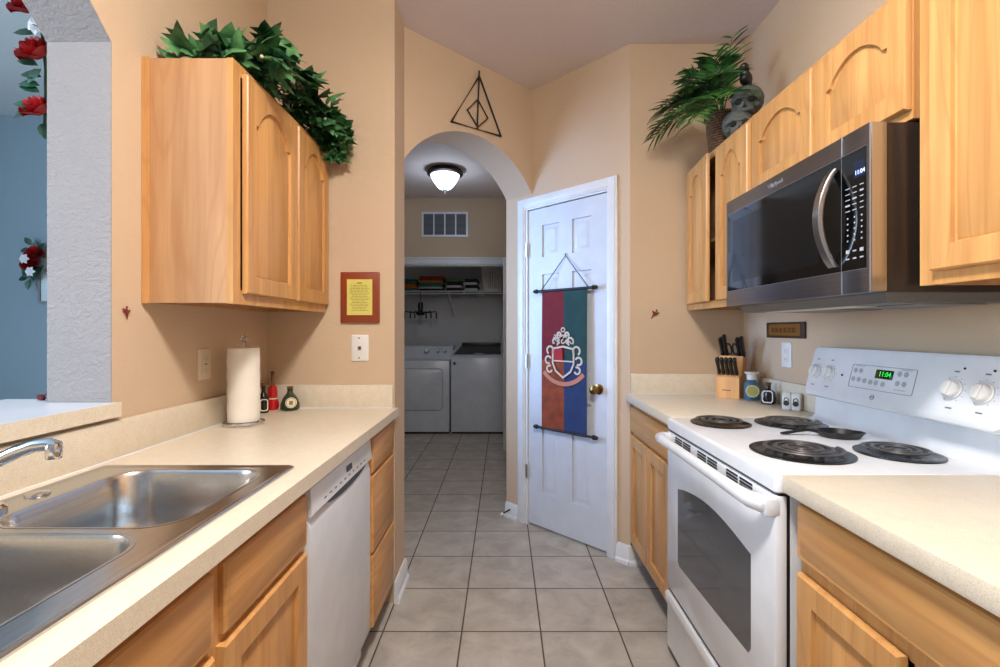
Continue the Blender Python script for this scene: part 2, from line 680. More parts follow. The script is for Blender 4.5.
baseboard('baseboard_pantry_left', -0.117, PM, -0.235)
baseboard('baseboard_pantry_right', 0.715, PM, 0.632)
baseboard('baseboard_right_end', 0.09, frame_m((Q.x - 0.01, YR, 0), (1, 0, 0), (0, 1, 0), (0, 0, 1)))
baseboard('baseboard_left_end', 0.236, frame_m((A.x, YL - 0.012, 0), (0, 1, 0), (-1, 0, 0), (0, 0, 1)))
baseboard('baseboard_laundry', 0.25, frame_m((-1.70, YC, 0), (1, 0, 0), (0, 1, 0), (0, 0, 1)))

# ------------------------------------------------------------------ pantry door
mb = MB()
for a, b, z0, z1 in ((-0.118, -0.052, 0, 2.125), (0.572, 0.638, 0, 2.125)):
    mb.box(a, b, -0.014, 0, z0, z1, 0.004)
    mb.box(a + 0.012, b - 0.012, -0.019, -0.010, z0, z1 - 0.012, 0.003)
mb.box(-0.118, 0.638, -0.0135, 0, 2.06, 2.125, 0.004)
mb.box(-0.106, 0.626, -0.0185, -0.010, 2.072, 2.113, 0.003)
mb.box(-0.052, -0.036, -0.006, 0.10, 0, 2.062)
mb.box(0.572, 0.584, -0.006, 0.10, 0, 2.062)
mb.box(-0.04, 0.575, -0.006, 0.10, 2.05, 2.062)
mb.xf(PM)
struct('trim_2', mb, TRIM)

DU0, DU1, DZ0, DZ1 = -0.033, 0.569, 0.016, 2.044
DV = 0.004          # front of the slab behind the wall plane
mb = MB()
cols = ((0.082, 0.222), (0.318, 0.458))
rows = ((0.23, 0.835), (1.012, 1.622), (1.732, 1.935))
holes = [[(a, z0), (b, z0), (b, z1), (a, z1)] for a, b in cols for z0, z1 in rows]
mb.holed([(DU0, DZ0), (DU1, DZ0), (DU1, DZ1), (DU0, DZ1)], holes, 'y', DV, DV + 0.012)
mb.box(DU0, DU1, DV + 0.011, DV + 0.035, DZ0, DZ1)
mb.xf(PM)
door = struct('door_1', mb, DOORW)
for a, b in cols:
    for z0, z1 in rows:
        mb = MB()
        lo = []
        for k, v in ((0.002, DV + 0.010), (0.016, DV + 0.010), (0.034, DV + 0.001), (0.036, DV + 0.001)):
            lo.append([(a + k, v, z0 + k), (b - k, v, z0 + k), (b - k, v, z1 - k), (a + k, v, z1 - k)])
        mb.loft(lo, cap0=False).xf(PM)
        part('door_panel', mb, DOORW, door)
mb = MB().lathe([(0.030, 0), (0.031, 0.006), (0.014, 0.010), (0.012, 0.030), (0.022, 0.036), (0.027, 0.048), (0.025, 0.060), (0.012, 0.066), (0.001, 0.067)], n=24)
mb.xf(PM @ frame_m((0.510, DV - 0.0005, 0.93), (1, 0, 0), (0, 0, 1), (0, -1, 0)))
part('door_knob', mb, BRASS, door, label='round antique brass knob')
for z in (1.79, 1.066, 0.348):
    mb = MB().lathe([(0.006, -0.045), (0.006, 0.045)], (-0.036, -0.010, z), 10)
    mb.box(-0.05, -0.037, -0.009, -0.006, z - 0.043, z + 0.043)
    mb.xf(PM)
    part('hinge', mb, plain('hinge_metal', (190, 188, 180), 0.3, 1.0) if z > 1.7 else bpy.data.materials['hinge_metal'], door)

# door stop on the baseboard left of the pantry door
t = thing('door_stop', 'small black-rod door stop sticking out of the white baseboard left of the pantry door', 'door stop', PM @ Vector((-0.19, -0.03, 0.055)))
o0 = Vector((-0.185, -0.0145, 0.06))
part('rod', MB().tube([o0, o0 + Vector((-0.018, -0.05, -0.018))], 0.005, 8).xf(PM), BLACK, t)
part('rubber_tip', MB().tube([o0 + Vector((-0.018, -0.05, -0.018)), o0 + Vector((-0.024, -0.066, -0.024))], 0.009, 10).xf(PM), WHITEP, t)

# hanging banner on the pantry door
bz0, bz1, bs0, bs1, bv = 0.655, 1.513, 0.106, 0.447, -0.024
t = thing('wall_banner', 'long hanging banner quartered in red, green, orange and blue on the white pantry door', 'banner', PM @ Vector((0.255, bv, bz0)))
zm, sm = 1.075, 0.2765


def wave(s_, z_):
    return bv + 0.004 * sin(s_ * 18 + z_ * 3) * min(1, (bz1 - z_) * 4)


mb = MB()
nu, nv = 24, 40
gm = lambda i, j: (bs0 + (bs1 - bs0) * i / nu, bz1 - (bz1 - bz0) * j / nv)
vs, fs, ms = [], [], []
for sd in (0, 0.002):
    for j in range(nv + 1):
        for i in range(nu + 1):
            s_, z_ = gm(i, j)
            vs.append((s_, wave(s_, z_) + sd, z_))
N1 = (nu + 1) * (nv + 1)
for k in (0, 1):
    for j in range(nv):
        for i in range(nu):
            a = k * N1 + j * (nu + 1) + i
            fs.append((a, a + 1, a + nu + 2, a + nu + 1))
            ms.append((0 if i < nu // 2 else 1) + (0 if gm(0, j + 0.5)[1] > zm else 2))
mb.add(vs, fs)
mb.m = ms
mb.xf(PM)
part('banner_cloth', mb, [cloth('banner_red', (120, 26, 40)), cloth('banner_green', (30, 70, 70)), cloth('banner_orange', (154, 72, 40), 0.6), cloth('banner_blue', (38, 60, 106))], t)
# plain generic heraldic ornament (blank shield, scrolls and ribbon)
CR = plain('cream_print', (214, 202, 186), 0.8)
mb = MB()
cz = 1.085
v_ = bv - 0.007


def flat_ring(c, r, wd, a0=0, a1=360, n=20):
    o, i_ = [], []
    for k in range(n + 1):
        a = radians(a0 + (a1 - a0) * k / n)
        o.append((c[0] + r * cos(a), c[1] + r * sin(a)))
        i_.append((c[0] + (r - wd) * cos(a), c[1] + (r - wd) * sin(a)))
    L = o + i_[::-1]
    vs = [(p[0], v_, p[1]) for p in L] + [(p[0], v_ + 0.0015, p[1]) for p in L]
    fs = []
    m = len(L)
    for k in range(n):
        fs.append((k, k + 1, m - 2 - k, m - 1 - k))
        fs.append((m + k, m + m - 1 - k, m + m - 2 - k, m + k + 1))
    mb.add(vs, fs)


sh = [(-0.085, 0.075), (0.0, 0.09), (0.085, 0.075), (0.085, -0.02), (0.06, -0.07), (0.0, -0.11), (-0.06, -0.07), (-0.085, -0.02)]
mb.holed([(sm + x, cz + z) for x, z in sh], [[(sm + x * 0.87, cz + z * 0.87) for x, z in sh]], 'y', v_, v_ + 0.0015)
for sx in (-1, 1):
    for (x, z, r, a0, a1) in ((0.10, 0.06, 0.030, -60, 230), (0.115, 0.0, 0.028, -120, 160), (0.105, -0.055, 0.026, -160, 120), (0.055, 0.115, 0.028, -40, 250), (0.03, 0.155, 0.020, -60, 240)):
        if sx > 0:
            flat_ring((sm + x, cz + z), r, 0.012, a0, a1)
        else:
            flat_ring((sm - x, cz + z), r, 0.012, 180 - a1, 180 - a0)
flat_ring((sm, cz + 0.185), 0.016, 0.007)
for (a_, b_, c_, d_) in ((-0.08, 0.08, -0.008, 0.0),):
    mb.box(sm + a_, sm + b_, v_, v_ + 0.0015, cz + c_, cz + d_)
for k in range(9):
    flat_ring((sm - 0.064 + 0.032 * (k % 5), cz + (0.115 if k < 5 else 0.145)), 0.015 if k < 5 else 0.012, 0.007, 40 * k, 40 * k + 280, 12)
mb.xf(PM)
part('emblem', mb, CR, t, label='cream printed scrollwork and shield')
mb = MB()
n0 = len(mb.v)
flat_ring((sm, cz + 0.06), 0.215, 0.026, 222, 318, 24)
mb.xf(PM)
part('ribbon', mb, plain('salmon_print', (196, 130, 108), 0.8), t)
mb = MB()
mb.holed([(sm + x, cz + z) for x, z in ((-0.072, 0.064), (-0.004, 0.074), (-0.004, 0.0), (-0.072, 0.0))], [], 'y', v_ + 0.0005, v_ + 0.0014)
mb.xf(PM)
part('shield_field', mb, plain('red_print', (170, 36, 44), 0.8), t)
for nm, zz in (('top_rod', bz1), ('bottom_rod', bz0)):
    mb = MB().tube([(0.070, bv, zz), (0.485, bv, zz)], 0.008, 12).xf(PM)
    rod = part(nm, mb, IRON, t)
    for s_, q in ((0.070, -1), (0.485, 1)):
        mb = MB().lathe([(0.008, 0), (0.014, 0.004), (0.014, 0.010), (0.008, 0.014), (0.013, 0.020), (0.010, 0.030), (0.003, 0.038)], n=12)
        mb.xf(PM @ frame_m((s_, bv, zz), (0, 0, 1), (0, 1, 0), (q, 0, 0)))
        part('rod_finial', mb, IRON if (nm == 'top_rod' or q > 0) else BLACK, rod)
part('hanging_cord', MB().tube([(0.10, bv, bz1 + 0.006), (0.275, DV - 0.006, 1.722), (0.455, bv, bz1 + 0.006)], 0.0028, 6).xf(PM), IRON, t)
part('hook', MB().tube([(0.275, DV, 1.735), (0.275, DV - 0.010, 1.727), (0.275, DV - 0.008, 1.717)], 0.003, 6).xf(PM), IRON, t)

# ------------------------------------------------------------------ cabinets


def door_loops(w_, h_, arch, rail=0.055):
    """inner outline of the frame (u, v)"""
    a, b = rail, w_ - rail
    if not arch:
        return [(a, rail), (b, rail), (b, h_ - rail), (a, h_ - rail)]
    sh_ = h_ - rail - arch
    pts = [(a, rail), (b, rail), (b, sh_)]
    k0 = b - 0.016
    k1 = a + 0.016
    n = 18
    pts.append((k0, sh_ + 0.003))
    for k in range(n + 1):
        tt = k / n
        uu = k0 + (k1 - k0) * tt
        pts.append((uu, sh_ + 0.004 + (arch - 0.004) * (sin(pi * tt) ** 0.72)))
    pts.append((k1, sh_ + 0.003))
    pts.append((a, sh_))
    return pts


def cab_front(parent, name, side, xf, y0, y1, z0, z1, style='panel', arch=0.0, M=None, label=None, mats=None):
    """door or drawer front; side +1 faces +X, -1 faces -X; xf is the front plane"""
    thk = 0.017
    w_, h_ = y1 - y0, z1 - z0
    if side > 0:
        F = frame_m((xf - thk, y0, z0), (0, 1, 0), (0, 0, 1), (1, 0, 0))
    else:
        F = frame_m((xf + thk, y0, z0), (0, 1, 0), (0, 0, 1), (-1, 0, 0))
    if M:
        F = M @ F
    mv, mh = mats or (OAKV, OAKH)
    e = 0.006

    def rect(k, wz):
        return [Vector((k, k, wz)), Vector((w_ - k, k, wz)), Vector((w_ - k, h_ - k, wz)), Vector((k, h_ - k, wz))]
    mb = MB()
    if style == 'slab':
        mb.loft([rect(0, 0), rect(0, thk - 0.007), rect(0.004, thk - 0.002), rect(0.012, thk - 0.002), rect(0.016, thk)], M=F)
        return part(name, mb, mh, parent, label=label)
    mb.loft([rect(0, 0), rect(0, thk - e), rect(e * 0.7, thk)], cap1=False, M=F)
    inner = door_loops(w_, h_, arch)
    outer = [(p.x, p.y) for p in rect(e * 0.7, 0)]
    tri = tessellate_polygon([[Vector((p[0], p[1], 0)) for p in outer], [Vector((p[0], p[1], 0)) for p in inner]])
    flat = outer + inner
    mb.add([(p[0], p[1], thk) for p in flat], [tuple(t_) for t_ in tri], F)
    cu = sum(p[0] for p in inner) / len(inner)
    cu, cv = w_ / 2, h_ / 2

    def shrink(k, wz):
        return [Vector((cu + (p[0] - cu) * (1 - 2 * k / w_), cv + (p[1] - cv) * (1 - 2 * k / h_), wz)) for p in inner]
    mb.loft([[Vector((p[0], p[1], thk)) for p in inner], shrink(0.0008, thk - 0.010), shrink(0.007, thk - 0.0115)], False, False, M=F)
    o = part(name, mb, mv, parent, label=label)
    pb = MB()
    pb.loft([shrink(0.005, thk - 0.015), shrink(0.0065, thk - 0.0114), shrink(0.012, thk - 0.009)], M=F)
    part('door_panel', pb, mv, o)
    return o


def cab_body(parent, x0, x1, y0, y1, z0, z1, side, top=True, bottom=True, toe=0.0):
    """carcass of panels plus a face frame on the aisle side"""
    t_ = 0.016
    mb = MB()
    mb.box(x0, x1, y0, y0 + t_, z0, z1)
    mb.box(x0, x1, y1 - t_, y1, z0, z1)
    bx = x0 if side > 0 else x1 - t_
    mb.box(bx, bx + t_, y0 + t_, y1 - t_, z0, z1)
    xa, xb = (x0 + t_, x1) if side > 0 else (x0, x1 - t_)
    if bottom:
        mb.box(xa, xb, y0 + t_, y1 - t_, z0 + 0.015, z0 + 0.03)
    if top:
        mb.box(xa, xb, y0 + t_, y1 - t_, z1 - t_, z1 - 0.001)
    return part('carcass', mb, VENEER, parent)


def face_frame(parent, xf, side, y0, y1, z0, z1, ystiles, zrails, wd=0.04):
    a, b = (xf - 0.02, xf) if side > 0 else (xf, xf + 0.02)
    mb = MB()
    st_ = [(max(y0, y - wd / 2), min(y1, y + wd / 2)) for y in ystiles]
    if st_[0][0] < y0 + 0.012:
        st_[0] = (y0, st_[0][1])
    if st_[-1][1] > y1 - 0.012:
        st_[-1] = (st_[-1][0], y1)
    for p in st_:
        mb.box(a, b, p[0], p[1], z0, z1)
    for z in zrails:
        for p, q in zip(st_[:-1], st_[1:]):
            za, zb = max(z0, z - wd / 2), min(z1, z + wd / 2)
            za = z0 if za < z0 + 0.012 else za
            zb = z1 if zb > z1 - 0.012 else zb
            mb.box(a, b, p[1], q[0], za, zb)
    return part('face_frame', mb, OAKV, parent)


# --- left upper cabinet
t = thing('wall_cabinet', 'oak wall cabinet with two arched doors on the left wall, ivy lying on top', 'cabinet', (-0.96, 1.83, 1.35))
cab_body(t, XL + 0.002, -0.845, 1.452, 2.21, 1.352, 2.098, 1)
face_frame(t, -0.825, 1, 1.452, 2.21, 1.35, 2.10, (1.47, 1.872, 2.195), (1.372, 2.085), 0.044)
part('scribe_strip', MB().box(XL + 0.001, XL + 0.020, 1.445, 1.452, 1.35, 2.10), OAKV, t)
cab_front(t, 'cabinet_door', 1, -0.808, 1.503, 1.866, 1.384, 2.078, arch=0.085)
cab_front(t, 'cabinet_door', 1, -0.808, 1.883, 2.205, 1.384, 2.078, arch=0.085)

# --- left base: sink cabinet
t = thing('sink_cabinet', 'oak base cabinet under the steel sink, left of the dishwasher', 'cabinet', (-0.80, 0.72, 0))
cab_body(t, -1.07, -0.543, 0.20, 1.243, 0.10, 0.868, 1, top=False)
face_frame(t, -0.523, 1, 0.20, 1.243, 0.10, 0.868, (0.22, 0.50, 0.855, 1.235), (0.12, 0.70, 0.86), 0.04)
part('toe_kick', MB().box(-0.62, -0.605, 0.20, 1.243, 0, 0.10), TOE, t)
for a, b in ((0.235, 0.49), (0.51, 0.838), (0.872, 1.232)):
    cab_front(t, 'false_drawer_front', 1, -0.506, a, b, 0.712, 0.842, 'slab')
    cab_front(t, 'cabinet_door', 1, -0.506, a - (0.008 if a > .8 else 0), b, 0.13, 0.694)
# --- left base: drawer stack
t = thing('drawer_cabinet', 'narrow oak three-drawer base cabinet at the far end of the left counter', 'cabinet', (-0.80, 2.0, 0))
cab_body(t, -1.07, -0.541, 1.828, 2.205, 0.10, 0.868, 1, top=False)
face_frame(t, -0.521, 1, 1.828, 2.205, 0.10, 0.868, (1.845, 2.19), (0.12, 0.39, 0.70, 0.86), 0.04)
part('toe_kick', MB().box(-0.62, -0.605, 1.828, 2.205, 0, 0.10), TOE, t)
for z0, z1 in ((0.11, 0.388), (0.402, 0.698), (0.714, 0.848)):
    cab_front(t, 'drawer_front', 1, -0.504, 1.852, 2.198, z0, z1, 'slab')

# --- right upper: far cabinet, one door ajar
t = thing('wall_cabinet', 'tall oak wall cabinet with its far door slightly ajar, left of the microwave', 'cabinet', (1.15, 2.24, 1.374))
cab_body(t, 1.013, XR - 0.002, 1.908, 2.568, 1.376, 2.118, -1)
face_frame(t, 0.993, -1, 1.908, 2.568, 1.374, 2.12, (1.92, 2.556), (1.392, 2.105), 0.036)
part('shelf', MB().box(1.02, 1.28, 1.926, 2.55, 1.70, 1.716), OAKV, t)
hy, hx = 2.536, 0.992
M = Matrix.Translation((hx, hy, 0)) @ Matrix.Rotation(radians(-4.5), 4, 'Z') @ Matrix.Translation((-hx, -hy, 0))
cab_front(t, 'cabinet_door', -1, 0.974, 2.232, 2.536, 1.404, 2.10, arch=0.085, M=M, label='door standing slightly ajar')
cab_front(t, 'cabinet_door', -1, 0.974, 1.906, 2.192, 1.404, 2.10, arch=0.085)
# things on its shelves, seen through the gap
TEAL = plain('teal_glaze', (40, 120, 150), 0.3)
for nm, lb, ct, x, y, z, prof, mt in (
        ('canister', 'blue canister standing at the bottom of the ajar far cabinet', 'canister', 1.10, 2.30, 1.4062, [(0.045, 0), (0.047, 0.01), (0.047, 0.15), (0.03, 0.16), (0.001, 0.165)], TEAL),
        ('bowl', 'dark bowl on the upper shelf of the ajar far cabinet', 'bowl', 1.10, 2.33, 1.7162, [(0.03, 0), (0.05, 0.02), (0.068, 0.06), (0.066, 0.06), (0.045, 0.02), (0.001, 0.015)], GREYP)):
    solo(nm, MB().lathe(prof, (x, y, z)), mt, lb, ct)

# --- over-microwave cabinet
t = thing('wall_cabinet', 'short oak wall cabinet with two arched doors directly above the microwave', 'cabinet', (1.15, 1.53, 1.785))
cab_body(t, 1.013, XR - 0.002, 1.153, 1.905, 1.785, 2.118, -1)
face_frame(t, 0.993, -1, 1.153, 1.905, 1.783, 2.12, (1.17, 1.502, 1.89), (1.80, 2.105), 0.036)
cab_front(t, 'cabinet_door', -1, 0.975, 1.511, 1.875, 1.805, 2.102, arch=0.06)
cab_front(t, 'cabinet_door', -1, 0.975, 1.156, 1.497, 1.805, 2.102, arch=0.06)
# --- near right wall cabinet
t = thing('wall_cabinet', 'large oak wall cabinet at the right edge, right of the microwave', 'cabinet', (1.15, 0.70, 1.374))
cab_body(t, 1.013, XR - 0.002, 0.25, 1.135, 1.376, 2.118, -1)
face_frame(t, 0.993, -1, 0.25, 1.135, 1.374, 2.12, (0.27, 0.69, 1.112), (1.392, 2.105), 0.036)
cab_front(t, 'cabinet_door', -1, 0.975, 0.702, 1.094, 1.404, 2.10, arch=0.05)
cab_front(t, 'cabinet_door', -1, 0.973, 0.272, 0.682, 1.404, 2.10, arch=0.085)

# --- right base cabinets
t = thing('base_cabinet', 'oak base cabinet with one drawer over two doors beyond the white range', 'cabinet', (1.0, 2.23, 0))
cab_body(t, 0.72, 1.28, 1.892, 2.568, 0.10, 0.882, -1, top=False)
face_frame(t, 0.70, -1, 1.892, 2.568, 0.10, 0.882, (1.92, 2.268, 2.556), (0.12, 0.716, 0.872), 0.04)
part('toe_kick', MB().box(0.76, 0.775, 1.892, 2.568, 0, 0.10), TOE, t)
cab_front(t, 'drawer_front', -1, 0.680, 1.93, 2.560, 0.726, 0.858, 'slab')
cab_front(t, 'cabinet_door', -1, 0.680, 2.277, 2.560, 0.135, 0.708)
cab_front(t, 'cabinet_door', -1, 0.680, 1.955, 2.263, 0.135, 0.708)
t = thing('base_cabinet', 'oak base cabinet with a wide drawer at the lower right, nearer than the white range', 'cabinet', (1.0, 0.7, 0))
cab_body(t, 0.72, 1.28, 0.25, 1.118, 0.10, 0.882, -1, top=False)
face_frame(t, 0.70, -1, 0.25, 1.118, 0.10, 0.882, (0.27, 0.79, 1.108), (0.12, 0.72, 0.875), 0.04)
part('toe_kick', MB().box(0.76, 0.775, 0.25, 1.118, 0, 0.10), TOE, t)
cab_front(t, 'drawer_front', -1, 0.680, 0.30, 1.108, 0.740, 0.864, 'slab')
cab_front(t, 'cabinet_door', -1, 0.680, 0.820, 1.108, 0.135, 0.706)
cab_front(t, 'cabinet_door', -1, 0.680, 0.30, 0.785, 0.135, 0.706)

# ------------------------------------------------------------------ worktops
ZL = 0.9085
SX0, SX1, SY0, SY1 = -1.050, -0.545, 0.40, 1.254     # sink rim
t = thing('worktop', 'cream speckled laminate worktop along the left wall holding the sink', 'worktop', (-0.80, 1.2, ZL - 0.038))
mb = MB()
mb.holed([(XL + 0.004, -0.6), (-0.487, -0.6), (-0.487, 2.213), (XL + 0.004, 2.213)],
         [[(SX0 + 0.02, SY0 + 0.02), (SX1 - 0.02, SY0 + 0.02), (SX1 - 0.02, SY1 - 0.02), (SX0 + 0.02, SY1 - 0.02)]], 'z', ZL - 0.038, ZL)
part('countertop', mb, LAM, t)
part('backsplash', MB().box(XL + 0.002, -1.082, -0.6, 2.213, ZL + 0.0005, 1.0155, 0.002), LAM, t)
part('backsplash', MB().box(-1.0815, -0.512, 2.195, 2.2135, ZL + 0.0005, 1.0155, 0.002), LAM, t)
cb = MB()
cb.tube([(-1.0805, -0.6, ZL + 0.001), (-1.0805, 2.194, ZL + 0.001)], 0.0028, 6)
cb.tube([(-1.08, 2.1935, ZL + 0.001), (-0.512, 2.1935, ZL + 0.001)], 0.0028, 6)
part('caulk_line', cb, TRIM, t)

ZR = 0.926
t = thing('worktop', 'short cream worktop beyond the range, under the knife block', 'worktop', (1.0, 2.23, ZR - 0.04))
part('countertop', MB().box(0.662, XR - 0.002, 1.886, YR - 0.002, ZR - 0.04, ZR, 0.002), LAM, t)
part('backsplash', MB().box(0.690, XR - 0.002, 2.560, YR - 0.002, ZR + 0.0005, 1.033, 0.002), LAM, t)
part('backsplash', MB().box(1.281, XR - 0.002, 1.886, 2.5595, ZR + 0.0005, 1.033, 0.002), LAM, t)
part('caulk_line', MB().tube([(0.69, 2.5585, ZR + 0.001), (1.28, 2.5585, ZR + 0.001)], 0.0028, 6), TRIM, t)
t = thing('worktop', 'cream worktop in the right foreground, nearer than the range', 'worktop', (1.0, 0.6, ZR - 0.04))
part('countertop', MB().box(0.659, XR - 0.002, -0.3, 1.1275, ZR - 0.04, ZR, 0.002), LAM, t)
part('backsplash', MB().box(1.281, XR - 0.002, -0.3, 1.124, ZR + 0.0005, 1.033, 0.002), LAM, t)

# pass-through ledge
LEDGE = plain('pale_ledge_top', (206, 214, 226), 0.3)
t = thing('breakfast_ledge', 'pale laminate ledge across the arched pass-through opening above the sink', 'ledge', (-1.2, 0.1, 1.027))
part('ledge_board', MB().prism([(-1.076, -1.25), (-1.076, 1.336), (-1.0995, 1.336), (-1.2805, 1.336), (-1.2825, 1.40), (-1.46, 1.40), (-1.46, -1.25)], 'z', 1.0275, 1.066), LEDGE, t)
part('edge_strip', MB().box(-1.0755, -1.072, -1.25, 1.3365, 1.027, 1.067), LAM, t)

# ------------------------------------------------------------------ sink
t = thing('kitchen_sink', 'double-bowl stainless steel sink set into the left worktop', 'sink', (-0.80, 0.83, ZL - 0.18))
bowls = [(-0.955, -0.597, 0.860, 1.212), (-0.955, -0.610, 0.448, 0.828)]
mb = MB()
mb.holed(rrect(SX0, SX1, SY0, SY1, 0.02), [rrect(a, b, c, d_, 0.075, 8) for a, b, c, d_ in bowls], 'z', ZL + 0.0004, ZL + 0.004)
lo = []
for k, z in ((0.0, ZL + 0.0004), (0.004, ZL + 0.006), (0.010, ZL + 0.0065), (0.016, ZL + 0.0038)):
    lo.append([(p[0], p[1], z) for p in rrect(SX0 + k, SX1 - k, SY0 + k, SY1 - k, max(0.02 - k, 0.008))])
mb.loft(lo, False, False)
rim = part('rim', mb, INOX, t)
for a, b, c, d_ in bowls:
    mb = MB()
    lo = []
    for k, z, r in ((-0.006, 0.0046, 0.078), (0.0, 0.0035, 0.075), (0.005, -0.006, 0.073), (0.009, -0.10, 0.075), (0.016, -0.145, 0.08), (0.034, -0.168, 0.085), (0.06, -0.176, 0.08), (0.12, -0.179, 0.045)):
        lo.append([(p[0], p[1], ZL + z) for p in rrect(a + k, b - k, c + k, d_ - k, r, 8)])
    mb.loft(lo, cap0=False)
    bo = part('bowl', mb, INOX, t)
    mb = MB().lathe([(0.001, 0), (0.03, 0.0), (0.034, 0.004), (0.042, 0.005), (0.045, 0.002)], ((a + b) / 2, (c + d_) / 2, ZL - 0.1785), 24)
    part('drain', mb, CHROME, bo)
part('hole_cover', MB().lathe([(0.022, 0), (0.021, 0.004), (0.012, 0.007), (0.001, 0.008)], (-1.008, 1.03, ZL + 0.0042), 20), CHROME, t)

# faucet
t = thing('kitchen_faucet', 'chrome faucet with a curved spout reaching over the sink from the left edge', 'faucet', (-1.005, 0.80, ZL + 0.0042))
bz = ZL + 0.0042
lo = [[(p[0], p[1], bz + z) for p in rrect(-1.032 + k, -0.978 - k, 0.70 + k, 0.955 - k, 0.025 - k)] for k, z in ((0, 0), (0, 0.008), (0.006, 0.014))]
part('base_plate', MB().loft(lo), CHROME, t)
part('hub', MB().lathe([(0.026, 0.0141), (0.025, 0.05), (0.02, 0.062), (0.001, 0.066)], (-1.005, 0.828, bz), 20), CHROME, t)
sp = [(-1.005, 0.828, bz + 0.055), (-0.985, 0.828, bz + 0.074), (-0.945, 0.828, bz + 0.098), (-0.91, 0.828, bz + 0.115), (-0.876, 0.828, bz + 0.131), (-0.845, 0.828, bz + 0.145), (-0.815, 0.828, bz + 0.155), (-0.79, 0.828, bz + 0.158), (-0.775, 0.828, bz + 0.155)]
part('spout', MB().tube(sp, [0.014, 0.0135, 0.013, 0.0125, 0.012, 0.0118, 0.0112, 0.011, 0.009], 14), CHROME, t)
part('aerator', MB().lathe([(0.011, 0), (0.0118, 0.003), (0.0118, 0.020), (0.010, 0.026), (0.004, 0.028)], (-0.782, 0.828, bz + 0.133), 16), CHROME, t)
for y in (0.735, 0.92):
    part('faucet_handle', MB().lathe([(0.018, 0.0141), (0.019, 0.03), (0.012, 0.04), (0.001, 0.042)], (-1.005, y, bz), 14), CHROME, t)

# ------------------------------------------------------------------ dishwasher
t = thing('dishwasher', 'white dishwasher built in between the oak cabinets on the left', 'dishwasher', (-0.80, 1.52, 0))
y0, y1 = 1.251, 1.822
part('tub', MB().box(-1.06, -0.545, y0, y1, 0.02, 0.862), WHITEP, t)
mb = MB()
mb.prism([(-0.545, 0.12), (-0.512, 0.12), (-0.510, 0.125), (-0.510, 0.735), (-0.514, 0.755), (-0.523, 0.768), (-0.545, 0.772)], 'y', y0 + 0.003, y1 - 0.003)
part('door', mb, WHITE, t)
mb = MB()
mb.prism([(-0.545, 0.774), (-0.508, 0.774), (-0.503, 0.780), (-0.509, 0.848), (-0.515, 0.854), (-0.545, 0.854)], 'y', y0 + 0.003, y1 - 0.003)
cp = part('control_panel', mb, WHITE, t)
# pocket handle
mb = MB()
hp = [(y0 + 0.115 + 0.395 * k / 16, 0.7745 - (0.022 * sin(pi * k / 16) ** 0.6)) for k in range(17)]
mb.prism(hp + [(y1 - 0.03, 0.7745), (y0 + 0.11, 0.7745)], 'x', -0.523, -0.5085)
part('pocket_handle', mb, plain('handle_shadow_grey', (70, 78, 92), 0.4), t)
DF = frame_m((-0.5057, 1.54, 0.816), (0, 1, 0), (-0.087, 0, 0.996), (0.996, 0, 0.087))
part('display', MB().box(-0.005, 0.045, -0.006, 0.012, 0, 0.002, M=DF), DISPB, cp)
mb = MB()
for k in range(10):
    q = -0.20 + 0.042 * k
    part('button', MB().box(q, q + 0.014, -0.022, -0.017, 0.0, 0.0012, M=DF), GREYP, cp)
part('toe_kick', MB().box(-0.60, -0.585, y0, y1, 0.0, 0.118), TOE, t)

# ------------------------------------------------------------------ range
t = thing('electric_range', 'white electric coil range between the two right-hand worktops', 'range', (0.97, 1.505, 0))
y0, y1 = 1.130, 1.882
ZT = 0.924
part('body', MB().box(0.684, 1.285, y0 + 0.004, y1 - 0.004, 0.03, 0.8795), WHITE, t)
mb = MB()
lo = []
for k, z in ((0.004, 0.880), (0, 0.884), (0, 0.915), (0.003, 0.921), (0.009, 0.924)):
    lo.append([(p[0], p[1], z) for p in rrect(0.646 + k, 1.288, y0 + k, y1 - k, 0.012 - k * 0.5)])
mb.loft(lo)
part('cooktop', mb, WHITE, t)
part('trim_gap', MB().box(0.656, 0.6835, y0 + 0.006, y1 - 0.006, 0.03, 0.8797), BLACK, t)
# oven door
mb = MB().box(0.646, 0.676, y0 + 0.002, y1 - 0.002, 0.262, 0.873, 0.006)
od = part('oven_door', mb, WHITE, t)
win = [(1.243, 0.437), (1.255, 0.418), (1.75, 0.400), (1.763, 0.412), (1.763, 0.68)]
for k in range(1, 10):
    a = k / 10
    win.append((1.763 - (1.763 - 1.243) * a, 0.683 + 0.034 * sin(pi * a)))
win.append((1.243, 0.683))
part('oven_window', MB().prism(win, 'x', 0.6452, 0.653), OVENG, od)
hb = MB()
hp = [(q_[0] - 0.008, q_[1], q_[2] + 0.024) for q_ in [(0.655, y0 + 0.022, 0.822), (0.632, y0 + 0.024, 0.826), (0.613, y0 + 0.045, 0.829), (0.607, y0 + 0.10, 0.831), (0.606, y0 + 0.2, 0.832), (0.606, 1.506, 0.832), (0.606, y1 - 0.2, 0.832), (0.607, y1 - 0.10, 0.831), (0.613, y1 - 0.045, 0.829), (0.632, y1 - 0.024, 0.826), (0.655, y1 - 0.022, 0.822)]]
for ya, yb in ((y0 + 0.001, y0 + 0.030), (y1 - 0.030, y1 - 0.001)):
    hb.box(0.622, 0.662, ya, yb, 0.822, 0.868, 0.007)
hb.tube(hp, [0.022, 0.022, 0.020, 0.018, 0.017, 0.017, 0.017, 0.018, 0.020, 0.022, 0.022], 14)
part('handle', hb, WHITE, od)
sb = MB()
for g in range(3):
    for c in range(2):
        for r in range(4):
            ya = 1.235 + g * 0.205 + c * 0.078
            part('vent_slot', MB().box(0.6445, 0.653, ya, ya + 0.066, 0.836 + r * 0.0092, 0.841 + r * 0.0092), BLACK, od)
mb = MB()
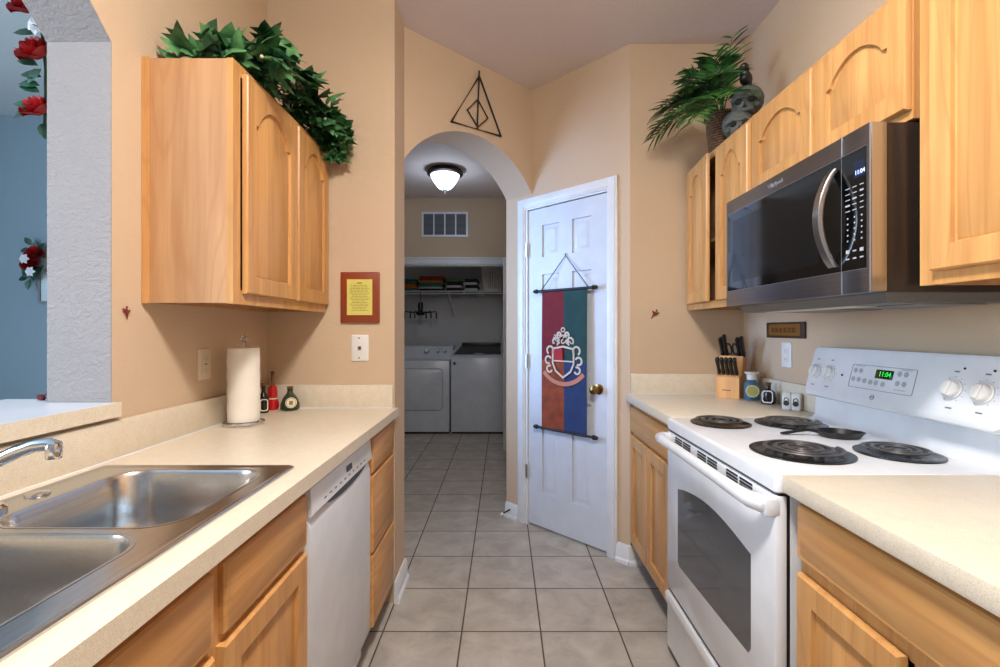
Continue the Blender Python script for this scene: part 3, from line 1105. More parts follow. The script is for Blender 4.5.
mb.prism([(0.6555, 0.03), (0.651, 0.03), (0.646, 0.036), (0.646, 0.19), (0.639, 0.21), (0.636, 0.235), (0.641, 0.246), (0.6555, 0.246)], 'y', y0 + 0.006, y1 - 0.006)
part('storage_drawer', mb, WHITE, t)
mb = MB()
for x in (0.72, 1.24):
    for y in (y0 + 0.05, y1 - 0.05):
        mb.lathe([(0.018, 0), (0.018, 0.03)], (x, y, 0), 10)
part('leveling_feet', mb, BLACK, t)
# backguard
mb = MB()
pf = [(1.288, 0.9242)]
for k in range(7):
    a = radians(90 * k / 6)
    pf.append((1.202 + 0.028 * sin(a), 0.9242 + 0.028 * (1 - cos(a))))
pf += [(1.232, 1.00), (1.230, 1.02), (1.252, 1.198), (1.288, 1.198)]
mb.prism(pf, 'y', y0 + 0.004, y1 - 0.004)
bgd = part('backguard', mb, WHITE, t)
ang = atan2(0.048, 0.187)
pu, pn = Vector((sin(ang), 0, cos(ang))), Vector((-cos(ang), 0, sin(ang)))
BF = frame_m((1.180, 0, 1.020), (0, 1, 0), pu, pn)      # local: y along the range, v up the panel, w towards the aisle
mb = MB()
lo = []
for k, z in ((0.0, -0.052), (0.0, -0.010), (0.004, -0.003), (0.012, 0.0)):
    lo.append([(p[0], p[1], z) for p in rrect(y0 + 0.002 + k, y1 - 0.002 - k, k, 0.193 - k, 0.026 - k, 6)])
mb.loft(lo, M=BF)
pnl = part('control_panel', mb, WHITE, t)
for yk in (1.833, 1.755, 1.274, 1.192):
    kb = MB().lathe([(0.0275, 0.0003), (0.0275, 0.004), (0.024, 0.006), (0.023, 0.013), (0.020, 0.016), (0.001, 0.0165)], n=28)
    kb.xf(BF @ Matrix.Translation((yk, 0.094, 0)))
    ko = part('knob', kb, WHITEP, pnl)
    part('knob_grip', MB().box(-0.006, 0.006, -0.019, 0.019, 0.0155, 0.021, 0.002).xf(BF @ Matrix.Translation((yk, 0.094, 0)) @ Matrix.Rotation(0.25, 4, 'Z')), WHITEP, ko)
for yk in (1.833, 1.755, 1.274, 1.192):
    mk = MB()
    for k in range(11):
        a = radians(-60 + 300 * k / 10)
        q = BF @ Matrix.Translation((yk, 0.094, 0.0003)) @ Matrix.Rotation(a, 4, 'Z')
        mk.box(0.032, 0.035, -0.0007, 0.0007, 0, 0.0005, M=q)
    mk.box(-0.007, 0.007, 0.046, 0.050, 0, 0.0005, M=BF @ Matrix.Translation((yk, 0.094, 0.0003)))
    mk.box(-0.009, 0.009, -0.054, -0.050, 0, 0.0005, M=BF @ Matrix.Translation((yk, 0.094, 0.0003)))
    part('dial_marks', mk, GREYP, pnl)
# touch panel
mk = MB()
a, b, c, d_ = 1.392, 1.650, 0.056, 0.136
mk.holed(rrect(a, b, c, d_, 0.006), [rrect(a + 0.0015, b - 0.0015, c + 0.0015, d_ - 0.0015, 0.005)], 'z', 0.0003, 0.0012, BF)
part('touch_panel_outline', mk, GREYP, pnl)
part('clock_display', MB().box(1.474, 1.543, 0.096, 0.125, 0.0003, 0.002, 0.0006, M=BF), DISPG, pnl)
TF = BF @ frame_m((1.505, 0.1105, 0.0021), (-1, 0, 0), (0, 1, 0), (0, 0, 1))
part('clock_digits', text_mb('11:04', 0.022, 0.0003, TF), GREENLED, pnl)
BTN = plain('button_grey', (172, 176, 184), 0.5)
for yy, vv in ((1.632, .115), (1.608, .115), (1.634, .085), (1.609, .085), (1.583, .083), (1.557, .081), (1.534, .081), (1.506, .079), (1.452, .118), (1.428, .118), (1.452, .088), (1.428, .088)):
    part('touch_button', MB().lathe([(0.0085, 0.0003), (0.0085, 0.0012)], (yy, vv, 0), 14, M=BF), BTN, pnl)
for yy, vv in ((1.615, .131), (1.43, .131), (1.44, .068)):
    part('button_caption', MB().box(yy - 0.02, yy + 0.02, vv - 0.0012, vv + 0.0012, 0.0003, 0.001, M=BF), BTN, pnl)
mk = MB()
mk.holed([(1.535 + 0.0085 * cos(2 * pi * k / 20), 0.033 + 0.0085 * sin(2 * pi * k / 20)) for k in range(20)], [[(1.535 + 0.0068 * cos(2 * pi * k / 20), 0.033 + 0.0068 * sin(2 * pi * k / 20)) for k in range(20)]], 'z', 0.0003, 0.001, BF)
text_mb('GE', 0.008, 0.0003, BF @ frame_m((1.535, 0.033, 0.0008), (-1, 0, 0), (0, 1, 0), (0, 0, 1)), mk)
part('logo', mk, plain('logo_grey', (90, 94, 104), 0.4), pnl)
part('indicator_light', MB().lathe([(0.004, 0.0003), (0.004, 0.002)], (1.69, 0.092, 0), 12, M=BF), BLACK, pnl)
for yk in (1.255, 1.178):
    part('indicator_light', MB().lathe([(0.003, 0.0003), (0.003, 0.002)], (yk, 0.152, 0), 12, M=BF), BLACK, pnl)
# burners
for bx, by, br in ((0.800, 1.756, 0.104), (1.052, 1.746, 0.118), (0.838, 1.342, 0.130), (1.098, 1.325, 0.103)):
    mb = MB().lathe([(br, 0.0004), (br, 0.004), (br * 0.94, 0.0055), (br * 0.86, 0.002), (br * 0.5, 0.0012), (0.001, 0.001)], (bx, by, ZT), 40)
    pan = part('drip_pan', mb, PAN, t)
    rc = br * 0.80
    pts = []
    turns = 3.5 if br > 0.11 else 3.0
    n = int(turns * 26)
    r0 = 0.016
    for k in range(n + 1):
        a = k / n
        rr = r0 + (rc - r0) * a
        th_ = 2 * pi * turns * a + pi
        pts.append((bx + rr * cos(th_), by + rr * sin(th_), ZT + 0.0145))
    e = pts[-1]
    coil = MB().tube(pts, min(0.0058, (rc - r0) / turns * 0.30), 8, flat=0.5)
    part('burner_coil', coil, COIL, pan)

# spoon rest on the cooktop
mb = MB()
SM = Matrix.Translation((1.075, 1.53, ZT + 0.0006)) @ Matrix.Rotation(radians(-18), 4, 'Z')
lo = []
for k, z in ((0.5, 0.0), (0.8, 0.002), (1.0, 0.020), (0.94, 0.021), (0.74, 0.006), (0.45, 0.004)):
    L = []
    for j in range(24):
        a = 2 * pi * j / 24
        e_ = 0.012 if abs(a) < 0.5 or a > 2 * pi - 0.5 else 0
        L.append((0.062 * k * cos(a) + e_ * k, 0.052 * k * sin(a), z))
    lo.append(L)
mb.loft(lo, M=SM)
t = thing('spoon_rest', 'black spoon-shaped spoon rest lying between the burners on the white cooktop', 'spoon rest', SM @ Vector((0, 0, 0)))
part('bowl', mb, BLACK, t)
hp = [(-0.052, 0, 0.014), (-0.085, 0.0, 0.018), (-0.12, -0.004, 0.012), (-0.15, -0.010, 0.006), (-0.165, -0.016, 0.0055)]
part('handle', MB().tube(hp, [0.010, 0.0085, 0.0085, 0.010, 0.006], 10, flat=0.5, M=SM), BLACK, t)

# ------------------------------------------------------------------ microwave
t = thing('microwave', 'dark stainless over-the-range microwave with a curved handle under the short oak cabinet', 'microwave', (1.1, 1.53, 1.335))
y0, y1, z0, z1 = 1.155, 1.902, 1.362, 1.776
part('body', MB().box(0.931, XR - 0.002, y0 + 0.004, y1, z0, z1, 0.003), plain('dark_brown_metal', (62, 52, 46), 0.28, 0.6), t)
mb = MB().box(0.890, 0.930, 1.2535, y1, z0, z1, 0.003)
dr = part('door', mb, SLATE, t)
part('window', MB().box(0.8885, 0.8915, 1.2545, y1 - 0.016, 1.422, 1.722), BGLASS, dr)
mb = MB().box(0.890, 0.930, y0, 1.2515, z0, z1, 0.003)
cpn = part('control_panel', mb, SLATE, t)
part('panel_glass', MB().box(0.8885, 0.8915, y0 + 0.012, 1.2505, 1.422, 1.722), BGLASS, cpn)
part('side_trim', MB().box(0.8935, 0.9295, y0 - 0.0012, y0 - 0.0002, z0 + 0.002, z1 - 0.002), STEELH, cpn)
mb = MB()
gl = plain('pale_metal_edge', (190, 196, 205), 0.3, 0.8)
mb.box(0.8890, 0.8912, y0 + 0.011, y1 - 0.014, 1.7222, 1.7235)
mb.box(0.8890, 0.8912, y0 + 0.011, y1 - 0.014, 1.4205, 1.4218)
mb.box(0.8890, 0.8912, y0, y0 + 0.002, z0, z1)
mb.box(0.8890, 0.91, 1.2517, 1.2533, z0, z1)
part('edge_trim', mb, gl, t)
# inner window of the oven door
part('window_mesh', MB().box(0.8880, 0.8884, 1.34, 1.845, 1.455, 1.690), plain('window_mesh_grey', (22, 22, 24), 0.08), dr)
hb = MB()
lo = []
for k in range(17):
    a = k / 16
    zz = 1.436 + 0.262 * a
    out = 0.043 * sin(pi * a) ** 0.8
    yy = 1.277
    xx = 0.8885 - 0.004 - out
    wd = 0.0145
    tk = 0.006
    lo.append([(xx - tk, yy - wd * .8, zz), (xx - tk, yy + wd * .8, zz), (xx - tk * .3, yy + wd, zz), (xx + tk, yy + wd, zz), (xx + tk, yy - wd, zz), (xx - tk * .3, yy - wd, zz)])
hb.loft(lo)
part('handle', hb, STEELH, dr)
TM = frame_m((0.8892, 1.56, 1.748), (0, -1, 0), (0, 0, 1), (-1, 0, 0))
part('logo', text_mb('Whirlpool', 0.020, 0.0004, TM), gl, dr)
part('display', MB().box(0.8878, 0.8886, 1.170, 1.206, 1.652, 1.692), DISPB, cpn)
part('clock_digits', text_mb('11:04', 0.0155, 0.0003, frame_m((0.8876, 1.186, 1.664), (0, -1, 0), (0, 0, 1), (-1, 0, 0))), BLUELED, cpn)
mb = MB()
kg = [(1.2285, 0.016), (1.2045, 0.014), (1.1805, 0.012)]
for r in range(10):
    zz = 1.632 - 0.0145 * r - (0.004 if r > 4 else 0)
    for i_, (yy, wd) in enumerate(kg):
        h_ = 0.0022 if r < 5 else 0.004
        wd2 = wd if r < 5 else 0.0045
        if (r + i_) % 4 == 3 and r < 5:
            h_ = 0.0045
        mb.box(0.8880, 0.8884, yy - wd2 / 2, yy + wd2 / 2, zz - h_ / 2, zz + h_ / 2)
for r in range(2):
    for i_, (yy, wd) in enumerate(kg):
        zz = 1.470 - 0.019 * r
        h_ = 0.009 if i_ != 1 and r == 0 else 0.0035
        mb.box(0.8880, 0.8884, yy - 0.006, yy + 0.006, zz - h_ / 2, zz + h_ / 2)
part('keypad', mb, plain('key_print', (176, 176, 180), 0.5), cpn)
mb = MB()
lo = [[(0.932, y0 + 0.012, z0 - 0.0005), (1.29, y0 + 0.012, z0 - 0.0005), (1.29, y1 - 0.008, z0 - 0.0005), (0.932, y1 - 0.008, z0 - 0.0005)],
      [(0.95, y0 + 0.022, 1.336), (1.285, y0 + 0.022, 1.340), (1.285, y1 - 0.03, 1.340), (0.95, y1 - 0.03, 1.336)]]
mb.loft(lo)
up = part('underside_panel', mb, steel('underside_steel', (120, 122, 126), 0.4), t)
part('lamp_lens', MB().box(0.96, 1.02, 1.30, 1.74, 1.3325, 1.3352), plain('pale_lens', (196, 190, 176), 0.3), up)
part('grease_filter', MB().box(1.06, 1.24, 1.22, 1.48, 1.3345, 1.3378), GREYP, up)
part('grease_filter', MB().box(1.06, 1.24, 1.56, 1.82, 1.3345, 1.3378), GREYP, up)

# ------------------------------------------------------------------ things on the left worktop
px, py = -0.994, 1.822
t = thing('paper_towel_holder', 'chrome wire paper towel holder with a looped top in the left corner', 'holder', (px, py, ZL))
mb = MB()
mb.tube([(px + 0.070 * cos(2 * pi * k / 28), py + 0.070 * sin(2 * pi * k / 28), ZL + 0.0085) for k in range(28)], 0.0035, 8, True)
mb.tube([(px + 0.050 * cos(2 * pi * k / 28), py + 0.050 * sin(2 * pi * k / 28), ZL + 0.0085) for k in range(28)], 0.003, 8, True)
mb.tube([(px - 0.07, py, ZL + 0.0085), (px + 0.07, py, ZL + 0.0085)], 0.003, 6)
mb.tube([(px, py - 0.07, ZL + 0.0085), (px, py + 0.07, ZL + 0.0085)], 0.003, 6)
for k in range(4):
    a = pi / 4 + k * pi / 2
    mb.ball((px + 0.070 * cos(a), py + 0.070 * sin(a), ZL + 0.0068), 0.006)
part('base_ring', mb, CHROME, t)
lp = [(px + 0.012 * sin(2 * pi * k / 14), py, 1.222 + 0.013 - 0.013 * cos(2 * pi * k / 14)) for k in range(15)]
part('post', MB().tube([(px, py, ZL + 0.0085), (px, py, 1.222)] + lp[1:], 0.003, 8), CHROME, t)
mb = MB()
prof = [(0.0540, 0.0), (0.0555, 0.004)]
for k in range(9):
    prof.append((0.0555 + (0.0015 if k % 2 else 0), 0.02 + 0.03 * k))
prof += [(0.0548, 0.278), (0.0530, 0.280), (0.021, 0.280), (0.020, 0.276), (0.020, 0.004), (0.021, 0.0)]
loops = []
for r, h_ in prof:
    loops.append([(px + r * cos(2 * pi * k / 36) * (1 + 0.012 * sin(3 * 2 * pi * k / 36 + h_ * 14)), py + r * sin(2 * pi * k / 36), ZL + 0.0135 + h_) for k in range(36)])
loops.append(loops[0])
mb.loft(loops, False, False)
t = solo('paper_towel_roll', mb, PAPER, 'white paper towel roll standing on the chrome holder in the left corner', 'paper towel')
# bottles
x, y = -1.046, 2.075
t = thing('glass_bottle', 'small dark corked bottle behind the paper towel roll', 'bottle', (x, y, ZL))
part('glass', MB().lathe([(0.018, 0.0004), (0.021, 0.004), (0.021, 0.066), (0.014, 0.08), (0.008, 0.09), (0.008, 0.110), (0.010, 0.114), (0.001, 0.115)], (x, y, ZL), 20), GLASSD, t)
part('cork', MB().lathe([(0.008, 0.1155), (0.009, 0.130), (0.001, 0.131)], (x, y, ZL), 14), CORK, t)
LB = frame_m((x + 0.012, y - 0.0195, ZL + 0.036), (0.9, 0.45, 0), (0, 0, 1), (0.45, -0.9, 0))
part('label', MB().holed(rrect(-0.016, 0.016, -0.026, 0.026, 0.010), [rrect(-0.012, 0.012, -0.022, 0.022, 0.008)], 'z', 0, 0.0012, LB), LABEL, t)
x, y = -1.046, 2.158
t = thing('glass_bottle', 'red long-necked corked bottle in the left counter corner', 'bottle', (x, y, ZL))
part('glass', MB().lathe([(0.022, 0.0004), (0.026, 0.006), (0.026, 0.03), (0.021, 0.046), (0.019, 0.052), (0.020, 0.075), (0.018, 0.10), (0.010, 0.11), (0.0001, 0.111)], (x, y, ZL), 22), GLASSR, t)
part('neck', MB().lathe([(0.0075, 0.106), (0.0075, 0.158), (0.001, 0.159)], (x, y, ZL), 14), plain('clear_neck_glass', (170, 130, 96), 0.1, trans=0.5), t)
part('cork', MB().lathe([(0.007, 0.1595), (0.009, 0.172), (0.001, 0.174)], (x, y, ZL), 12), CORK, t)
part('label_band', MB().lathe([(0.0215, 0.0485), (0.0218, 0.052), (0.0215, 0.0535)], (x, y, ZL), 20), LABEL, t)
x, y = -0.962, 2.146
t = thing('glass_flask', 'squat green corked flask with a round cream label on the left counter', 'flask', (x, y, ZL))
part('glass', MB().lathe([(0.034, 0.0004), (0.041, 0.008), (0.040, 0.028), (0.030, 0.055), (0.015, 0.076), (0.012, 0.082), (0.012, 0.092), (0.016, 0.095), (0.001, 0.096)], (x, y, ZL), 24), GLASSG, t)
part('cork', MB().lathe([(0.012, 0.0965), (0.014, 0.106), (0.001, 0.108)], (x, y, ZL), 14), CORK, t)
LB = frame_m((x + 0.021, y - 0.037, ZL + 0.038), (0.95, 0.25, 0), (-0.1, 0.35, 0.93), (0.23, -0.9, 0.35))
lb = part('label', MB().lathe([(0.024, 0), (0.024, 0.002)], n=24, M=LB), LABEL, t)
part('label_print', MB().holed([(0.021 * cos(2 * pi * k / 24), 0.021 * sin(2 * pi * k / 24)) for k in range(24)], [[(0.019 * cos(2 * pi * k / 24), 0.019 * sin(2 * pi * k / 24)) for k in range(24)]], 'z', 0.0021, 0.0026, LB).box(-0.008, 0.008, -0.01, 0.008, 0.0021, 0.0024, M=LB), plain('label_brown_ink', (140, 110, 70), 0.8), lb)

# ------------------------------------------------------------------ wall plates and plaques


def outlet(label, M, gfci=True, col=CREAM):
    """local plate in u,v with w outwards"""
    o = thing('wall_outlet', label, 'outlet', M @ Vector((0, -0.057, 0)))
    part('plate', MB().loft([[(p[0], p[1], z) for p in rrect(-0.037 + k, 0.037 - k, -0.057 + k, 0.057 - k, 0.005)] for k, z in ((0, 0.0004), (0, 0.004), (0.003, 0.006))], M=M), col, o)
    f_ = part('receptacle', MB().box(-0.017, 0.017, -0.034, 0.034, 0.0062, 0.008, 0.0008, M=M), col, o)
    sl = MB()
    for v in (-0.02, 0.02):
        for u_ in (-0.006, 0.006):
            sl.box(u_ - 0.001, u_ + 0.001, v - 0.004, v + 0.004, 0.008, 0.0084, M=M)
        sl.box(-0.002, 0.002, v - 0.011, v - 0.008, 0.008, 0.0084, M=M)
    if gfci:
        sl.box(-0.008, 0.008, -0.003, 0.003, 0.008, 0.0086, M=M)
    part('sockets', sl, GREYP, f_)
    return o


outlet('cream wall outlet on the left wall beside the paper towel roll', frame_m((XL, 1.746, 1.144), (0, 1, 0), (0, 0, 1), (1, 0, 0)))
o = outlet('white wall outlet on the right wall below the brown sign', frame_m((XR, 2.183, 1.155), (0, -1, 0), (0, 0, 1), (-1, 0, 0)), False, WHITEP)

t = thing('phone_jack', 'white phone jack plate below the framed yellow page', 'wall plate', (-0.667, YL, 1.125))
M = frame_m((-0.667, YL, 1.1855), (1, 0, 0), (0, 0, 1), (0, -1, 0))
part('plate', MB().loft([[(p[0], p[1], z) for p in rrect(-0.040 + k, 0.040 - k, -0.061 + k, 0.061 - k, 0.006)] for k, z in ((0, 0.0004), (0, 0.004), (0.004, 0.007))], M=M), WHITEP, t)
part('jack', MB().box(-0.009, 0.007, -0.010, 0.008, 0.007, 0.009, M=M), GREYP, t)
part('jack_opening', MB().box(-0.004, 0.005, -0.003, 0.005, 0.009, 0.0094, M=M), BLACK, t)
for v in (-0.046, 0.046):
    part('screw', MB().lathe([(0.004, 0.007), (0.004, 0.008)], (-0.003, v, 0), 10, M=M), GREYP, t)

t = thing('framed_page', 'small red-brown frame with a yellow printed page on the end wall', 'picture frame', (-0.6645, YL, 1.303))
M = frame_m((-0.6645, YL, 1.42), (1, 0, 0), (0, 0, 1), (0, -1, 0))
part('frame', MB().loft([[(p[0], p[1], z) for p in rrect(-0.0895 + k, 0.0895 - k, -0.117 + k, 0.117 - k, 0.002, 2)] for k, z in ((0, 0.0005), (0, 0.012), (0.006, 0.016))], M=M), FRAME, t)
pg = part('page', MB().box(-0.0585, 0.0585, -0.082, 0.083, 0.0162, 0.0172, M=M), YELLOW, t)
mb = MB()
mb.box(-0.012, 0.012, 0.064, 0.068, 0.0173, 0.0176, M=M)
for k in range(17):
    wd = 0.046 - R.random() * 0.014
    v = 0.054 - k * 0.0072
    q = -wd
    while q < wd - 0.006:
        ln = 0.006 + R.random() * 0.012
        mb.box(q, min(q + ln, wd), v, v + 0.0016, 0.0173, 0.0176, M=M)
        q += ln + 0.0035
part('print', mb, INK, pg)

t = thing('wall_sign', 'narrow brown and gold sign on the right wall above the outlet', 'sign', (XR - 0.005, 2.19, 1.232))
M = frame_m((XR, 2.19, 1.2685), (0, -1, 0), (0, 0, 1), (-1, 0, 0))
part('board', MB().box(-0.148, 0.148, -0.0365, 0.0365, 0.0005, 0.010, 0.002, M=M), DBROWN, t)
part('plate', MB().box(-0.122, 0.122, -0.025, 0.027, 0.0102, 0.0125, M=M), GOLD, t)
mb = MB()
for k in range(12):
    q = -0.098 + 0.0165 * k
    hh = 0.011
    mb.box(q, q + 0.0025, -hh, hh, 0.0126, 0.014, M=M)
    if k % 3 != 2:
        mb.box(q, q + 0.009, hh - 0.003, hh, 0.0126, 0.014, M=M)
    if k % 2:
        mb.box(q, q + 0.009, -hh, -hh + 0.003, 0.0126, 0.014, M=M)
    else:
        mb.box(q + 0.007, q + 0.0095, -hh, hh, 0.0126, 0.014, M=M)
part('lettering', mb, plain('worn_lettering', (98, 60, 24), 0.6), t)


def ornament(label, M, s):
    mb = MB()
    mb.tube([(-0.30, 0.25, .1), (-0.15, 0.08, .12), (0.0, -0.02, .14), (0.12, 0.02, .14), (0.24, 0.12, .1)], [0.03, 0.08, 0.13, 0.09, 0.03], 8)
    mb.tube([(0.0, -0.02, .14), (-0.04, 0.12, .14), (-0.02, 0.26, .14)], [0.10, 0.08, 0.05], 8)
    mb.ball((0.0, 0.34, .14), 0.07, n=8, m=6)
    mb.tube([(0.04, -0.05, .12), (0.08, -0.25, .1), (0.06, -0.42, .08), (0.14, -0.48, .08)], [0.08, 0.045, 0.04, 0.025], 8)
    mb.tube([(0.05, 0.0, .14), (0.2, 0.10, .15), (0.34, 0.12, .13)], [0.09, 0.07, 0.02], 8)
    mb.xf(M @ Matrix.Scale(s, 4))
    return solo('wall_ornament', mb, MAROON, label, 'ornament')


ornament('tiny red ornament on the left wall between the pass-through and the oak cabinet', frame_m((XL + 0.0005, 1.3825, 1.321), (0, 1, 0), (0, 0, 1), (1, 0, 0)), 0.042)
ornament('tiny red ornament on the right end wall between the pantry door and the cabinet', frame_m((0.818, YR - 0.0005, 1.357), (0.9, 0, -0.43), (0.43, 0, 0.9), (0, -1, 0)) @ Matrix.Scale(-1, 4, (1, 0, 0)), 0.062)

# black triangle over the arch: a plain geometric ornament
t = thing('triangle_ornament', 'black iron triangle wall ornament above the archway', 'ornament', A.to_3d() + u * 0.53 + Vector((0, 0, 2.43)))
AM = frame_m((A.x, A.y, 0), u, nrm, (0, 0, 1))


def on_arch(px_, py_):
    k = (px_ - 503.5) / 476
    s_ = (k * A.y - A.x) / (u.x - k * u.y)
    D = A.y + u.y * s_
    return Vector((s_, -0.010, H + (330 - py_) * D / 476))


ta, tb, tc = Vector((0.4937, -0.010, 2.745)), Vector((0.2905, -0.010, 2.420)), Vector((0.665, -0.010, 2.443))
mb = MB().tube([ta, tb, tc], 0.0075, 6, True)
mb.xf(AM)
part('outer_triangle', mb, IRON, t)
mid = (tb + tc) / 2
part('upright_bar', MB().tube([ta + Vector((0, 0, 0.03)), mid], 0.005, 6).xf(AM), IRON, t)
cc = Vector((0.482, -0.010, 2.520))
part('inner_lozenge', MB().tube([cc + Vector((0, 0, 0.085)), cc + Vector((-0.078, 0, 0)), cc + Vector((0, 0, -0.075)), cc + Vector((0.078, 0, 0))], 0.005, 6, True).xf(AM), IRON, t)

# ------------------------------------------------------------------ things on the right worktop
bx_, by_, rz = 1.093, 2.425, radians(-42)
KM = Matrix.Translation((bx_, by_, ZR)) @ Matrix.Rotation(rz, 4, 'Z')
t = thing('knife_block', 'pale wooden knife block full of black-handled knives on the right counter corner', 'knife block', (bx_, by_, ZR), rz)
mb = MB()
mb.prism([(0, 0.0004), (0.105, 0.0004), (0.126, 0.195), (0.068, 0.210), (0.045, 0.122), (0.0, 0.106)], 'x', -0.012, 0.100)
bl = part('block', mb, BAMBOO, t, local=True)
part('emblem_print', MB().box(0.02, 0.06, -0.0006, 0.0, 0.038, 0.042), DBROWN, bl, local=True)
kd = Vector((0, -0.46, 0.888))


def knife(label, base, ln, wd, group, name='kitchen_knife', ring=False):
    b = KM @ base
    dd = KM.to_3x3() @ kd
    o = thing(name, label, 'knife' if not ring else 'scissors', b, 0, group)
    sx = KM.to_3x3() @ Vector((1, 0, 0))
    nn = dd.cross(sx).normalized()
    F = frame_m(b, sx, -nn, dd)
    mb = MB()
    lo = []
    for q, k in ((0.0, 0.75), (0.08, 1.0), (0.4, 0.85), (0.75, 1.0), (0.95, 1.1), (1.0, 0.7)):
        lo.append([(p[0], p[1], 0.006 + ln * q) for p in rrect(-0.0078 * k, 0.0078 * k, -wd * k, wd * k, 0.005 * k, 3)])
    if not ring:
        mb.loft(lo, M=F)
        part('handle', mb, BLACK, o)
    else:
        for k in (-1, 1):
            mb.tube([(0.003 * k + 0.012 * k + 0.012 * cos(2 * pi * i / 20), 0, 0.045 + 0.032 * sin(2 * pi * i / 20)) for i in range(20)], 0.0045, 8, True, M=F)
        part('finger_loops', mb, BLACK, o)
    part('bolster', MB().box(-0.004, 0.004, -wd * 0.6, wd * 0.6, 0.0006, 0.007 if not ring else 0.016, M=F), CHROME, o)
    return o


for i in range(5):
    knife('small black-handled steak knife in the front row of the knife block', Vector((0.002 + 0.0205 * i, 0.021, 0.1145)), 0.094, 0.0115, 'steak knives in the block', 'steak_knife')
for lb, x_, ln, wd in (('large black-handled knife at the left of the back row of the knife block', -0.003, 0.105, 0.014),
                       ('large black-handled knife second from the left in the back row of the knife block', 0.015, 0.120, 0.015),
                       ('black-handled knife third from the left in the back row, right of the scissors', 0.074, 0.105, 0.014),
                       ('large black-handled knife at the right end of the back row of the knife block', 0.092, 0.110, 0.015)):
    knife(lb, Vector((x_ * 1.06, 0.0925, 0.2045)), ln, wd, 'large knives in the block')
knife('black-handled kitchen scissors in the back row of the knife block', Vector((0.046, 0.0925, 0.2045)), 0.08, 0.008, None, 'kitchen_scissors', True)

x, y = 1.218, 2.335
t = thing('glass_jar', 'blue glass jar with a white stopper and round label beside the knife block', 'jar', (x, y, ZR))
part('glass', MB().loft([[(p[0], p[1], ZR + z) for p in rrect(x - r, x + r, y - r, y + r, r * q, 6)] for r, z, q in ((0.027, 0.0004, .5), (0.030, 0.006, .5), (0.030, 0.075, .5), (0.026, 0.088, .7), (0.019, 0.093, .95), (0.019, 0.098, .95))]), GLASSB, t)
part('stopper', MB().lathe([(0.018, 0.0984), (0.022, 0.10), (0.023, 0.124), (0.026, 0.126), (0.033, 0.130), (0.034, 0.134), (0.030, 0.138), (0.001, 0.139)], (x, y, ZR), 22), WHITEP, t)
LB = frame_m((x - 0.014, y - 0.0325, ZR + 0.047), (0.94, -0.35, 0), (0, 0, 1), (-0.35, -0.94, 0))
lb = part('label', MB().lathe([(0.030, -0.0006), (0.030, 0.0016)], n=26, M=LB), LABEL, t)
part('label_print', MB().lathe([(0.024, 0.0016), (0.024, 0.0021)], n=26, M=LB), LABELY, lb)
x, y = 1.232, 2.215
t = thing('glass_bottle', 'squat black bottle with a white-edged label on the right counter', 'bottle', (x, y, ZR))
part('glass', MB().lathe([(0.026, 0.0004), (0.031, 0.006), (0.033, 0.03), (0.029, 0.055), (0.014, 0.066), (0.0115, 0.07), (0.0115, 0.084), (0.001, 0.085)], (x, y, ZR), 22), GLASSD, t)
part('cork', MB().lathe([(0.011, 0.0852), (0.014, 0.098), (0.001, 0.10)], (x, y, ZR), 14), CORK, t)
LB = frame_m((x - 0.020, y - 0.0285, ZR + 0.036), (0.82, -0.57, 0), (0, 0, 1), (-0.57, -0.82, 0))
oc = lambda r, q: [(-r * .7, -r * 1.25 + q), (r * .7, -r * 1.25 + q), (r, -r * .8), (r, r * .8), (r * .7, r * 1.25 - q), (-r * .7, r * 1.25 - q), (-r, r * .8), (-r, -r * .8)]
part('label', MB().holed(oc(0.023, 0), [oc(0.0185, 0)], 'z', -0.0008, 0.0016, LB), WHITEP, t)
for x, y, lb in ((1.230, 2.064, 'white square shaker with a black picture, the one nearer the black bottle'), (1.2535, 2.036, 'white square shaker with a black picture, the one nearer the range')):
    t = thing('table_shaker', lb, 'shaker', (x, y, ZR), radians(-42), 'pair of white shakers')
    q = 0.0168
    part('body', MB().loft([[(p[0], p[1], z) for p in rrect(-q + k, q - k, -q + k, q - k, 0.004)] for k, z in ((0.002, 0.0004), (0, 0.004), (0, 0.067), (0.004, 0.073))]), WHITEP, t, local=True)
    F = frame_m((0, -q - 0.0001, 0.032), (1, 0, 0), (0, 0, 1), (0, -1, 0))
    mb = MB().lathe([(0.0115, 0.0), (0.0115, 0.0012)], (0, -0.004, 0), 18, M=F)
    mb.tube([(0.009 * cos(pi * k / 10), 0.005 + 0.014 * sin(pi * k / 10), 0.0004) for k in range(11)], 0.0018, 6, M=F)
    part('picture', mb, BLACK, t, local=True)

# ------------------------------------------------------------------ plants


def ivy_leaf(mb, c, dirv, nrmv, s):
    dirv = dirv.normalized()
    sd = dirv.cross(nrmv)
    if sd.length < 1e-3:
        sd = dirv.orthogonal()
    sd.normalize()
    nn = sd.cross(dirv)
    half = [(0, 0), (0.22, -0.14), (0.52, -0.02), (0.34, 0.22), (0.62, 0.52), (0.30, 0.56), (0.20, 0.80), (0, 1.12)]
    vs = [c + dirv * (0.0), ]
    vs = []
    mid = [(0, -0.0), (0, 0.2), (0, 0.5), (0, 0.8), (0, 1.12)]
    for x_, y_ in half:
        vs.append(c + (sd * x_ + dirv * y_ - nn * (abs(x_) * 0.32 + y_ * y_ * 0.18)) * s)
    L = len(half)
    for x_, y_ in half[1:-1]:
        vs.append(c + (-sd * x_ + dirv * y_ - nn * (abs(x_) * 0.32 + y_ * y_ * 0.18)) * s)
    ci = len(vs)
    vs.append(c + (dirv * 0.35 - nn * 0.02) * s)
    ring = list(range(L)) + [L + k for k in range(L - 3, -1, -1)]
    fs = [(ring[k], ring[(k + 1) % len(ring)], ci) for k in range(len(ring))]
    mb.add(vs, fs)


